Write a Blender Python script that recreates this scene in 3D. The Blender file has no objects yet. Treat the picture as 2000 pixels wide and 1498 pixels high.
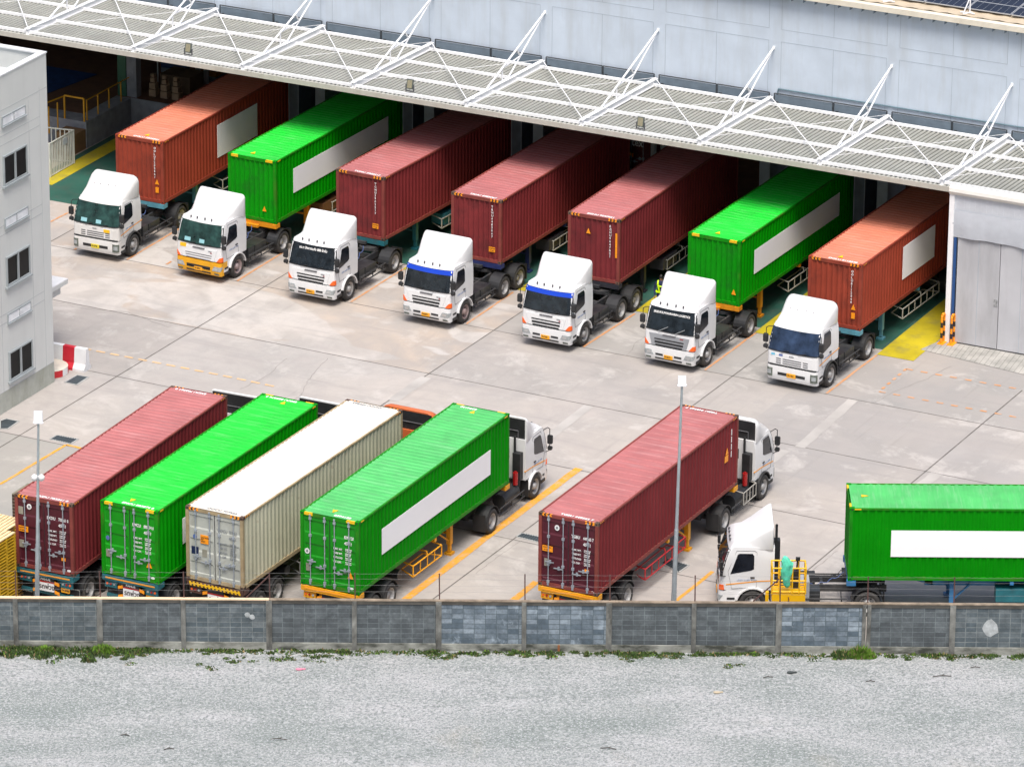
import bpy, math, random
from mathutils import Vector, Matrix
random.seed(7)
R = math.radians
S = bpy.context.scene
COL = S.collection

# ------------------------------------------------------------------ camera calibration
F_PX, PITCH, ROLL = 10295.0, R(21.3204), R(0.4105)
CAM = Vector((0.0, -200.0, 78.97))
_fw = Vector((0, math.cos(PITCH), -math.sin(PITCH)))
_r0 = Vector((1, 0, 0)); _u0 = _r0.cross(_fw)
_r = _r0 * math.cos(ROLL) + _u0 * math.sin(ROLL)
_u = -_r0 * math.sin(ROLL) + _u0 * math.cos(ROLL)

def at(x, y, z=0.0):
    """photograph pixel (2000 x 1498) -> world point on the level z"""
    d = _fw * F_PX + _r * (x - 1000) - _u * (y - 749)
    return CAM + d * ((z - CAM.z) / d.z)

# ------------------------------------------------------------------ mesh builder
class MB:
    def __init__(s): s.v = []; s.f = []; s.m = []; s.s = []
    def add(s, vs, fs, m=0, sm=False):
        o = len(s.v); s.v += [tuple(v) for v in vs]
        for f in fs:
            s.f.append([o + i for i in f]); s.m.append(m); s.s.append(sm)
    def box(s, x0, y0, z0, x1, y1, z1, m=0):
        if x0 > x1: x0, x1 = x1, x0
        if y0 > y1: y0, y1 = y1, y0
        if z0 > z1: z0, z1 = z1, z0
        v = [(x0,y0,z0),(x1,y0,z0),(x1,y1,z0),(x0,y1,z0),(x0,y0,z1),(x1,y0,z1),(x1,y1,z1),(x0,y1,z1)]
        s.add(v, [(0,3,2,1),(4,5,6,7),(0,1,5,4),(1,2,6,5),(2,3,7,6),(3,0,4,7)], m); return s
    def hexa(s, v, m=0):
        s.add(v, [(0,3,2,1),(4,5,6,7),(0,1,5,4),(1,2,6,5),(2,3,7,6),(3,0,4,7)], m); return s
    def beam(s, p, q, w, h, m=0, up=(0,0,1)):
        p = Vector(p); q = Vector(q); d = (q - p).normalized(); up = Vector(up)
        if abs(d.dot(up)) > .98: up = Vector((0,1,0))
        a = d.cross(up).normalized() * (w/2); b = a.cross(d).normalized() * (h/2)
        s.hexa([p-a-b, p+a-b, q+a-b, q-a-b, p-a+b, p+a+b, q+a+b, q-a+b], m); return s
    def tube(s, p, q, r, m=0, n=8, r2=None, cap=True):
        p = Vector(p); q = Vector(q); d = (q - p).normalized(); r2 = r if r2 is None else r2
        t = Vector((0,0,1)) if abs(d.z) < .9 else Vector((1,0,0))
        a = d.cross(t).normalized(); b = d.cross(a)
        A = [p + (a*math.cos(k*2*math.pi/n) + b*math.sin(k*2*math.pi/n))*r for k in range(n)]
        B = [q + (a*math.cos(k*2*math.pi/n) + b*math.sin(k*2*math.pi/n))*r2 for k in range(n)]
        s.add(A+B, [(k,(k+1)%n,n+(k+1)%n,n+k) for k in range(n)], m, True)
        if cap: s.add(A, [tuple(range(n))[::-1]], m); s.add(B, [tuple(range(n))], m)
        return s
    def path(s, pts, r, m=0, n=6):
        for a, b in zip(pts, pts[1:]): s.tube(a, b, r, m, n)
        return s
    def prism(s, poly, x0, x1, m=0, axis='x', sm=False):
        n = len(poly)
        def P(a, b, t): return {'x': (t,a,b), 'y': (a,t,b), 'z': (a,b,t)}[axis]
        v = [P(a,b,x0) for a,b in poly] + [P(a,b,x1) for a,b in poly]
        s.add(v, [(k,(k+1)%n,n+(k+1)%n,n+k) for k in range(n)], m, sm)
        s.add(v[:n], [tuple(range(n))[::-1]], m); s.add(v[n:], [tuple(range(n))], m); return s
    def grid(s, fn, nu, nv, m=0, sm=True):
        v = [fn(i/nu, j/nv) for j in range(nv+1) for i in range(nu+1)]; w = nu+1
        s.add(v, [(j*w+i, j*w+i+1, (j+1)*w+i+1, (j+1)*w+i) for j in range(nv) for i in range(nu)], m, sm); return s
    def loft(s, rings, m=0, sm=True, caps=True):
        n = len(rings[0]); o = []
        for r in rings: o += r
        s.add(o, [(j*n+i, j*n+(i+1)%n, (j+1)*n+(i+1)%n, (j+1)*n+i) for j in range(len(rings)-1) for i in range(n)], m, sm)
        if caps:
            s.add(rings[0], [tuple(range(n))[::-1]], m); s.add(rings[-1], [tuple(range(n))], m)
        return s
    def mesh(s, name, mats):
        me = bpy.data.meshes.new(name); me.from_pydata(s.v, [], s.f)
        for m in (mats if isinstance(mats, (list, tuple)) else [mats]): me.materials.append(m)
        me.polygons.foreach_set('material_index', s.m); me.polygons.foreach_set('use_smooth', s.s)
        me.update()
        import bmesh
        bm = bmesh.new(); bm.from_mesh(me); bmesh.ops.recalc_face_normals(bm, faces=bm.faces); bm.to_mesh(me); bm.free()
        return me
    def build(s, name, mats, parent=None, **kw):
        o = bpy.data.objects.new(name, s.mesh(name, mats)); COL.objects.link(o)
        if parent: o.parent = parent
        tag(o, **kw); return o

def tag(o, label=None, cat=None, group=None, kind=None):
    if label: o['label'] = label
    if cat: o['category'] = cat
    if group: o['group'] = group
    if kind: o['kind'] = kind
    return o
def empty(name, loc=(0,0,0), rz=0, **kw):
    o = bpy.data.objects.new(name, None); COL.objects.link(o); o.location = loc; o.rotation_euler.z = rz
    o.empty_display_size = .3
    return tag(o, **kw)
def children(o): return [c for c in bpy.data.objects if c.parent == o]
def put(me, name, parent, loc=(0,0,0), rz=0):
    o = bpy.data.objects.new(name, me); COL.objects.link(o); o.parent = parent; o.location = loc; o.rotation_euler.z = rz; return o

# ------------------------------------------------------------------ materials
def principled(name):
    m = bpy.data.materials.new(name); m.use_nodes = True
    nt = m.node_tree; return m, nt, nt.nodes['Principled BSDF']
def N(nt, t, **kw):
    n = nt.nodes.new(t)
    for k, v in kw.items():
        if k in n.inputs.keys(): n.inputs[k].default_value = v
        else: setattr(n, k, v)
    return n
def mixc(nt, fac, a, b, mode='MIX'):
    n = nt.nodes.new('ShaderNodeMix'); n.data_type = 'RGBA'; n.blend_type = mode
    for i, v in ((0, fac), (6, a), (7, b)):
        if hasattr(v, 'links'): nt.links.new(v, n.inputs[i])
        elif i: n.inputs[i].default_value = (*v[:3], 1)
        else: n.inputs[i].default_value = v
    return n.outputs[2]
def ramp(nt, src, p0, p1, v0=0, v1=1):
    n = N(nt, 'ShaderNodeMapRange'); nt.links.new(src, n.inputs[0])
    n.inputs[1].default_value = p0; n.inputs[2].default_value = p1; n.inputs[3].default_value = v0; n.inputs[4].default_value = v1
    return n.outputs[0]
def noise(nt, scale, vec=None, detail=4, rough=.55, sc=None, dist=0, rnd=True):
    tc = N(nt, 'ShaderNodeTexCoord'); out = tc.outputs['Object'] if vec is None else vec
    mp = N(nt, 'ShaderNodeMapping'); nt.links.new(out, mp.inputs[0])
    if sc: mp.inputs['Scale'].default_value = sc
    if rnd:
        oi = N(nt, 'ShaderNodeObjectInfo'); ml = N(nt, 'ShaderNodeMath', operation='MULTIPLY'); ml.inputs[1].default_value = 50
        nt.links.new(oi.outputs['Random'], ml.inputs[0]); nt.links.new(ml.outputs[0], mp.inputs['Location'])
    n = N(nt, 'ShaderNodeTexNoise'); n.inputs['Scale'].default_value = scale; n.inputs['Detail'].default_value = detail
    n.inputs['Roughness'].default_value = rough; n.inputs['Distortion'].default_value = dist
    nt.links.new(mp.outputs[0], n.inputs['Vector']); return n.outputs[0]
_mats = {}
def mat(name, c, rough=.55, metal=0, var=.12, scale=2.5, dirt=0, dcol=(.12,.1,.08), dscale=1.5, dsc=(1,1,.25), rust=0, bump=0, bscale=20, spec=.5, coat=0, d0=.48):
    if name in _mats: return _mats[name]
    m, nt, b = principled(name)
    n1 = noise(nt, scale)
    f = ramp(nt, n1, .3, .7)
    c0 = tuple(x*(1-var) for x in c); c1 = tuple(min(1, x*(1+var)) for x in c)
    col = mixc(nt, f, c0, c1)
    if dirt:
        n2 = noise(nt, dscale, sc=dsc, detail=6, rough=.65)
        col = mixc(nt, ramp(nt, n2, d0, d0+.25, 0, dirt), col, dcol)
    if rust:
        n3 = noise(nt, 3.2, detail=8, rough=.7)
        col = mixc(nt, ramp(nt, n3, .62-.06*rust, .72, 0, min(1, .85*rust)), col, (.17,.07,.03))
    nt.links.new(col, b.inputs['Base Color'])
    b.inputs['Roughness'].default_value = rough; b.inputs['Metallic'].default_value = metal
    b.inputs['Specular IOR Level'].default_value = spec
    if coat: b.inputs['Coat Weight'].default_value = coat
    if bump:
        n4 = noise(nt, bscale, detail=5)
        bp = N(nt, 'ShaderNodeBump'); bp.inputs['Strength'].default_value = bump; bp.inputs['Distance'].default_value = .02
        nt.links.new(n4, bp.inputs['Height']); nt.links.new(bp.outputs[0], b.inputs['Normal'])
    _mats[name] = m; return m
def flat(name, c, rough=.5, metal=0, **k): return mat(name, c, rough, metal, var=k.pop('var', .04), **k)

WHITE = mat('white_cab_paint', (.72,.73,.74), .32, var=.02, dirt=.1, dcol=(.5,.47,.42), coat=.3)
WHITE2 = mat('white_cab_paint_grubby', (.70,.70,.69), .38, var=.03, dirt=.3, dcol=(.45,.4,.33))
ORANGECAB = mat('orange_cab_paint', (.55,.13,.04), .4, var=.08, dirt=.15)
GLASS = mat('cab_glass_dark', (.012,.017,.022), .06, var=.6, scale=3, spec=.6)
GLASSG = mat('cab_glass_green', (.018,.05,.045), .06, var=.6, scale=3, spec=.6)
GLASSS = mat('side_glass', (.012,.014,.02), .08, var=.4, spec=.5)
BLACK = mat('black_plastic', (.018,.019,.021), .55, var=.3)
GREYPL = mat('grey_plastic', (.1,.1,.11), .5, var=.2)
RUBBER = mat('tyre_rubber', (.03,.03,.031), .8, var=.3, dirt=.4, dcol=(.13,.12,.1), dsc=(1,1,1))
RIM = mat('wheel_rim', (.36,.36,.36), .5, .3, var=.2, dirt=.5, dcol=(.1,.08,.06), dsc=(1,1,1))
RIMR = mat('wheel_rim_rusty', (.3,.24,.24), .6, .2, var=.3, dirt=.6, dcol=(.15,.06,.04), dsc=(1,1,1))
CHASSIS = mat('chassis_black', (.03,.032,.036), .6, var=.35, dirt=.5, dcol=(.12,.11,.1), dsc=(1,1,1))
TANK = mat('tank_dark', (.03,.033,.037), .45, .2, var=.3, dirt=.4, dcol=(.10,.095,.085), dsc=(1,1,1))
STEEL = mat('galvanised_steel', (.42,.45,.47), .45, .5, var=.12)
CHROME = mat('lamp_chrome', (.55,.57,.58), .2, .7, var=.1)
LENS = mat('headlamp_lens', (.34,.37,.38), .12, .1, var=.2, scale=9)
LENSD = mat('headlamp_smoked', (.12,.14,.12), .12, .1, var=.4, scale=9)
AMBER = flat('amber_lens', (.85,.13,.015), .2)
REDL = flat('red_lens', (.35,.01,.01), .2)
PLATE = flat('orange_number_plate', (.85,.38,.01), .4)
PLATEY = flat('yellow_number_plate', (.75,.6,.04), .4)
INK = flat('dark_ink', (.03,.02,.02), .6)
WINK = flat('white_lettering', (.8,.8,.8), .6)
GINK = flat('grey_lettering', (.22,.24,.26), .6)
BINK = flat('blue_lettering', (.1,.16,.4), .6)
BLUESTRIP = flat('blue_sun_strip', (.01,.06,.55), .3)
ORSTRIPE = flat('orange_stripe', (.8,.33,.03), .5)
YBUMP = mat('yellow_bumper_paint', (.75,.36,.005), .4, var=.05, dirt=.2, dcol=(.3,.15,.02))
WPANEL = flat('white_blank_panel', (.96,.965,.98), .5, var=.01)
ORDECAL = flat('orange_decal', (.95,.33,.01), .5)
YDECAL = flat('yellow_decal', (.85,.5,.01), .5)
SILVERDEC = flat('silver_plate_decal', (.28,.27,.22), .5, var=.2)
BAR = mat('galvanised_locking_bar', (.36,.4,.45), .5, .3, var=.15)
CAST = mat('corner_casting_steel', (.14,.085,.06), .7, .2, var=.4)
TEAL = mat('teal_chassis_paint', (.015,.13,.16), .5, var=.2, dirt=.4, dcol=(.06,.06,.06))
YEL = mat('yellow_chassis_paint', (.8,.36,.01), .5, var=.1, dirt=.35, dcol=(.2,.1,.03))
ORA = mat('orange_chassis_paint', (.7,.27,.01), .5, var=.1, dirt=.4, dcol=(.15,.07,.03))
BLU = mat('blue_chassis_paint', (.03,.17,.38), .5, var=.15, dirt=.4, dcol=(.06,.06,.07))
LBLU = mat('light_blue_chassis_paint', (.1,.3,.38), .5, var=.15, dirt=.4, dcol=(.06,.06,.07))
BLK2 = mat('black_chassis_paint', (.03,.03,.04), .5, var=.3, dirt=.3)
RUSTC = mat('rusty_chassis_paint', (.08,.04,.03), .7, var=.4)
GUARDW = mat('grey_white_guard_tube', (.36,.35,.32), .5, .1, var=.15)
GUARDR = mat('red_guard_tube', (.4,.02,.025), .5, var=.15)
GUARDG = mat('dull_grey_guard_tube', (.2,.2,.2), .5, .2, var=.2)

# container paint: (side, roof, door) -------------------------------------------------
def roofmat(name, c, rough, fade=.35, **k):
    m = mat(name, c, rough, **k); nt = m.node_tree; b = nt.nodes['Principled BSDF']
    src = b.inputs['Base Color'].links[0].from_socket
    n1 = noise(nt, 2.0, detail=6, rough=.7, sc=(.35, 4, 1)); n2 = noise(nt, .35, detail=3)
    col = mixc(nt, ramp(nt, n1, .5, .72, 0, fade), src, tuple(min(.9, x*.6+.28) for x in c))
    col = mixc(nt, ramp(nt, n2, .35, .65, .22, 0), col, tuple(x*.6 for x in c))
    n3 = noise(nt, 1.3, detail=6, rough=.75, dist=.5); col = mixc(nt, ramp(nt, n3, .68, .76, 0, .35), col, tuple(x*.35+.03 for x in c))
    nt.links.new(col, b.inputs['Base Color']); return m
def cpaint(key, side, roof, rust=0, dcol=None, door=None, dirt=.3, rdirt=.25, frame=None):
    dcol = dcol or tuple(x*.35 for x in side)
    a = mat(key+'_side', side, .55, var=.10, scale=.8, dirt=dirt*.6, dcol=dcol, dsc=(1,1,.3), dscale=1.0, rust=rust, spec=.1)
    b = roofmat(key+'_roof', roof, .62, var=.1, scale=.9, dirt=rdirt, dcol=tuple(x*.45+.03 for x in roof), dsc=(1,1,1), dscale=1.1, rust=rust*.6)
    c = mat(key+'_door', door or side, .5, var=.12, scale=1.2, dirt=dirt, dcol=dcol, dsc=(1,1,.3), rust=rust)
    fr = tuple(x*.8+y*.35 for x, y in zip(side, (.22,.09,.06))) if frame is None else frame
    f = mat(key+'_frame', fr, .6, var=.2, scale=2, dirt=.4, dcol=(.15,.06,.035), dsc=(1,1,.6), rust=max(rust, .15), spec=.2)
    g = mat(key+'_front', side, .55, var=.15, scale=.9, dirt=.75, dcol=tuple(x*.3+.012 for x in side), dsc=(.7,1,.7), dscale=1.3, rust=rust, spec=.22)
    return a, b, c, f, g
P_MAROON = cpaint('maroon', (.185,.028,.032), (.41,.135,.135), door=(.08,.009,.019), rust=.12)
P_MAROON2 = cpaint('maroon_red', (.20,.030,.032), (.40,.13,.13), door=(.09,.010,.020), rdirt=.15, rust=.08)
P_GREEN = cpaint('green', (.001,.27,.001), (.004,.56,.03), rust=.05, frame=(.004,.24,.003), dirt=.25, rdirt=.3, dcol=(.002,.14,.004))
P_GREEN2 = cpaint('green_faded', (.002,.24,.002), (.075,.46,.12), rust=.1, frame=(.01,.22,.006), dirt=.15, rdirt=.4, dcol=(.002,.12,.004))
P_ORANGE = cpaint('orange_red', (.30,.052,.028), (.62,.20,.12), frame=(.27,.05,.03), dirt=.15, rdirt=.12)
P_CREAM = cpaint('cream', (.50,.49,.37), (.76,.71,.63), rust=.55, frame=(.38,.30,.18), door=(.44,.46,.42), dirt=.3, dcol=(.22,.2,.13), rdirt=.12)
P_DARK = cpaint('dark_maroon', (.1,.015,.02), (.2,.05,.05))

# ------------------------------------------------------------------ text
_tc = {}
def text_mesh(s, size, m, sx=1, bold=0):
    k = (s, size, m.name, sx, bold)
    if k in _tc: return _tc[k]
    c = bpy.data.curves.new('lettering', 'FONT'); c.body = s; c.size = size; c.align_x = 'LEFT'; c.align_y = 'BOTTOM'
    c.resolution_u = 2; c.offset = bold * size; c.extrude = .004
    o = bpy.data.objects.new('lettering', c)
    COL.objects.link(o)
    dg = bpy.context.evaluated_depsgraph_get()
    me = bpy.data.meshes.new_from_object(o.evaluated_get(dg))
    bpy.data.objects.remove(o); me.materials.clear(); me.materials.append(m)
    for v in me.vertices: v.co.x *= sx
    _tc[k] = me; return me
def text(s, size, m, parent, org, xd, yd, sx=1, bold=.02, name='lettering'):
    """org lower-left corner, xd reading direction, yd up direction"""
    me = text_mesh(s, size, m, sx, bold)
    o = bpy.data.objects.new(name, me); COL.objects.link(o); o.parent = parent
    x = Vector(xd).normalized(); y = Vector(yd).normalized(); z = x.cross(y)
    M = Matrix((x, y, z)).transposed().to_4x4(); M.translation = Vector(org); o.matrix_local = M
    return o

# ------------------------------------------------------------------ wheels
def wheel_meshes(r, w, rim):
    t = MB(); n = 28
    prof = [(r*.62, -w/2), (r*.9, -w/2-.01), (r*.985, -w/2+.035), (r, -w/2+.08), (r, w/2-.08), (r*.985, w/2-.035), (r*.9, w/2+.01), (r*.62, w/2)]
    rings = [[(x, rr*math.cos(k*2*math.pi/n), rr*math.sin(k*2*math.pi/n)) for rr, x in prof] for k in range(n)]
    P = len(prof); v = sum(rings, [])
    t.add(v, [(k*P+j, k*P+(j+1)%P, ((k+1)%n)*P+(j+1)%P, ((k+1)%n)*P+j) for k in range(n) for j in range(P)], 0, True)
    q = MB(); prof = [(r*.62, w/2-.005), (r*.56, w/2-.02), (r*.5, w/2-.10), (r*.30, w/2-.12), (r*.26, w/2-.03), (r*.2, w/2+.02), (0.001, w/2+.025)]
    if rim == 'rear': prof = [(r*.62, w/2-.005), (r*.57, w/2-.03), (r*.52, w/2-.17), (r*.33, w/2-.2), (r*.28, w/2-.2), (r*.25, w/2-.08), (0.001, w/2-.07)]
    P = len(prof); v = [(x, rr*math.cos(k*2*math.pi/n), rr*math.sin(k*2*math.pi/n)) for k in range(n) for rr, x in prof]
    q.add(v, [(k*P+j, k*P+j+1, ((k+1)%n)*P+j+1, ((k+1)%n)*P+j) for k in range(n) for j in range(P-1)], 0, True)
    for k in range(8):
        a = k*math.pi/4; rr = r*.4
        x0 = w/2-.12 if rim != 'rear' else w/2-.2
        q.tube((x0-.01, rr*math.cos(a), rr*math.sin(a)), (x0+.03, rr*math.cos(a), rr*math.sin(a)), .035, 1, 6)
    return t.mesh('tyre', RUBBER), q
_wm = {}
def wheel(parent, x, y, side, r=.5, w=.3, rim='front', rm=None):
    rm = rm or RIM
    k = (r, w, rim, rm.name)
    if k not in _wm:
        t, q = wheel_meshes(r, w, rim); _wm[k] = (t, q.mesh('rim', [rm, CHASSIS]))
    t, q = _wm[k]
    o = put(t, 'wheel', parent, (x, y, r), 0 if side > 0 else math.pi)
    put(q, 'rim', o); return o
def mudguard(parent, x0, x1, y, r, m=BLACK, z=.5, a0=10, a1=170, th=.02):
    b = MB(); n = 12
    poly = []
    for k in range(n+1):
        a = R(a0+(a1-a0)*k/n); poly.append((y+r*math.cos(a), z+r*math.sin(a)))
    for k in range(n, -1, -1):
        a = R(a0+(a1-a0)*k/n); poly.append((y+(r-th)*math.cos(a), z+(r-th)*math.sin(a)))
    for k in range(n):
        q = [poly[k], poly[k+1], poly[2*n-k], poly[2*n+1-k]]
        b.prism(q, x0, x1)
    return b.build('mudguard', m, parent)

# ------------------------------------------------------------------ shipping container
W2, CL, CH = 1.219, 12.192, 2.896
def corr(y0, y1, pitch, depth):
    """trapezoid profile: list of (along, out)"""
    n = max(1, round((y1-y0)/pitch)); p = (y1-y0)/n; out = [(y0, 0)]
    for i in range(n):
        a = y0+i*p; out += [(a+p*.16, 0), (a+p*.40, -depth), (a+p*.76, -depth), (a+p, 0)]
    return out
_cc = {}
def cmeshes(key, P, ribs):
    if (key, ribs) in _cc: return _cc[(key, ribs)]
    d = {}
    f = MB()
    for sx in (-1, 1):
        for y in (0, CL):
            f.box(sx*W2, y, .118, sx*(W2-.13), y + (.11 if y == 0 else -.11), CH-.118)
        f.box(sx*W2, .178, CH-.075, sx*(W2-.07), CL-.178, CH-.01, 0)
        f.box(sx*(W2-.004), .178, 0.02, sx*(W2-.06), CL-.178, .165, 0)
    for y in (.004, CL-.004):
        s = 1 if y < 1 else -1
        f.box(-W2+.163, y, CH-.14, W2-.163, y+s*.07, CH-.012); f.box(-W2+.163, y, .02, W2-.163, y+s*.07, .16)
    f.box(-W2+.08, .1, .12, W2-.08, CL-.1, .15)
    d['frame'] = f.mesh('frame', P[3])
    for side in (-1, 1):
        b = MB(); pr = corr(.105, CL-.105, .278, .04)
        v = [(side*(W2-.012+o), y, z) for z in (.15, CH-.06) for y, o in pr]; n = len(pr)
        b.add(v, [(i, i+1, n+i+1, n+i) for i in range(n-1)])
        d['side', side] = b.mesh('side_panel', P[0])
    b = MB(); pr = corr(-W2+.125, W2-.125, .25, .045)
    v = [(x, .02-o, z) for z in (.15, CH-.1) for x, o in pr]; n = len(pr)
    b.add(v, [(i, i+1, n+i+1, n+i) for i in range(n-1)]); d['front'] = b.mesh('front_panel', P[4])
    b = MB()
    if ribs:   # wide spaced pressed ribs
        b.box(-W2+.06, .07, CH-.05, W2-.06, CL-.07, CH-.03)
        y = .6
        while y < CL-.4:
            b.prism([(y-.07, CH-.03), (y-.03, CH-.008), (y+.03, CH-.008), (y+.07, CH-.03)], -W2+.16, W2-.16); y += .508
    else:
        pr = corr(.3, CL-.3, .29, .024)
        pr = [(.02, 0)] + pr + [(CL-.02, 0)]
        v = [(x, y, CH-.012+o) for x in (-W2+.05, W2-.05) for y, o in pr]; n = len(pr)
        b.add(v, [(i, i+1, n+i+1, n+i) for i in range(n-1)])
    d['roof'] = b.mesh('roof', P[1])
    b = MB()
    lv = [.17, .30, .34, .70, .76, 1.16, 1.22, 1.62, 1.68, 2.08, 2.14, 2.55, 2.60, CH-.15]
    dp = [0, 0, 1, 1, 0, 0, 1, 1, 0, 0, 1, 1, 0, 0]
    # door leaf with pressed horizontal recesses
    xs = [-.56, -.50, -.46, .46, .50, .56]
    def D(x, z, r): return (x, CL-.03-(.028 if r else 0), z)
    v = [D(x, z, dp[j] and 2 <= i <= 3) for j, z in enumerate(lv) for i, x in enumerate(xs)]; n = len(xs)
    b.add(v, [(j*n+i, j*n+i+1, (j+1)*n+i+1, (j+1)*n+i) for j in range(len(lv)-1) for i in range(n-1)])
    b.add([(-.56, CL-.03, .17), (.56, CL-.03, .17), (.56, CL-.07, .17), (-.56, CL-.07, .17)], [(0,1,2,3)])
    d['door'] = b.mesh('door', P[2])
    b = MB(); b.tube((0, CL, .1), (0, CL, CH-.1), .021, 0, 6)
    for z in (.2, .9, 2.0, CH-.22): b.box(-.05, CL-.03, z-.05, .05, CL+.025, z+.05)
    b.box(-.035, CL-.03, .06, .035, CL+.03, .14); b.box(-.035, CL-.03, CH-.13, .035, CL+.03, CH-.06)
    d['bar'] = b.mesh('locking_bar', BAR)
    b = MB(); b.box(0, CL+.02, .86, .36, CL+.04, .90); b.box(.12, CL, .82, .2, CL+.035, .96); d['handle'] = b.mesh('handle', BAR)
    b = MB(); b.box(-.012, CL-.032, .16, .012, CL-.018, CH-.14); d['seal'] = b.mesh('seal', BLACK)
    b = MB(); b.box(0, 0, 0, .162, .178, .118)
    b.box(.05, -.002, .03, .11, .003, .09, 1); b.box(-.002, .05, .03, .003, .13, .09, 1); b.box(.05, .06, .117, .11, .12, .12, 1)
    d['cast'] = b.mesh('corner_casting', [CAST if key in ('maroon','maroon_red','cream','dark') else P[0], BLACK])
    _cc[(key, ribs)] = d; return d

def hazard(parent, full, end, solid=False):
    """yellow and black stripes at the top corners of one end (y=0 or y=CL)"""
    for sx in (-1, 1):
        b = MB(); y = -.004 if end == 0 else CL+.004; z0, z1 = CH-.105, CH-.03
        s = 1 if end == 0 else -1
        if solid:
            b.box(sx*(W2-.17), y, z0, sx*(W2-.52), y+s*.01, z1+.01, 0)
            MB().box(sx*(W2-.004), y+s*.18, CH-.07, sx*(W2+.004), y+s*.42, CH-.02, 0).build('hazard_stripe', YDECAL, parent)
            b.box(sx*(W2-.17), y, CH-.009, sx*(W2-.5), y+s*.07, CH-.004, 0)
        else:
            for k in range(5):
                x0 = sx*(W2-.17-.075*k); x1 = sx*(W2-.17-.075*(k+1))
                b.prism([(x0, z0), (x1, z0), (x1+sx*.03, z1), (x0+sx*.03, z1)], y, y+s*.01, k % 2, 'y')
                b.box(x0, y, CH-.009, x1, y+s*.06, CH-.004, k % 2)
            c_ = MB()
            for k in range(5):
                ya, yb = y+s*(.18+.06*k), y+s*(.18+.06*(k+1))
                c_.box(sx*(W2-.004), ya, CH-.07, sx*(W2+.004), yb, CH-.02, k % 2)
            c_.build('hazard_stripe', [ORDECAL, INK], parent)
        b.build('hazard_stripe', [YDECAL if solid else ORDECAL, INK], parent)
def sticker(parent, name, c, xd, w, h, m, n, shape='rect'):
    """flat sticker centred at c, width direction xd, outward normal n"""
    c = Vector(c); x = Vector(xd).normalized(); n = Vector(n); y = n.cross(x)
    b = MB()
    if shape == 'tri': pts = [(-w/2, -h/2), (w/2, -h/2), (0, h/2)]
    elif shape == 'disc': pts = [(w/2*math.cos(k*math.pi/6), h/2*math.sin(k*math.pi/6)) for k in range(12)]
    else: pts = [(-w/2, -h/2), (w/2, -h/2), (w/2, h/2), (-w/2, h/2)]
    P = [c + x*a + y*q for a, q in pts]; Q = [q_ - n*.012 for q_ in P]; k = len(P)
    b.add(Q+P, [(i, (i+1) % k, k+(i+1) % k, k+i) for i in range(k)]); b.add(P, [tuple(range(k))])
    return b.build(name, m, parent)

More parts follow.
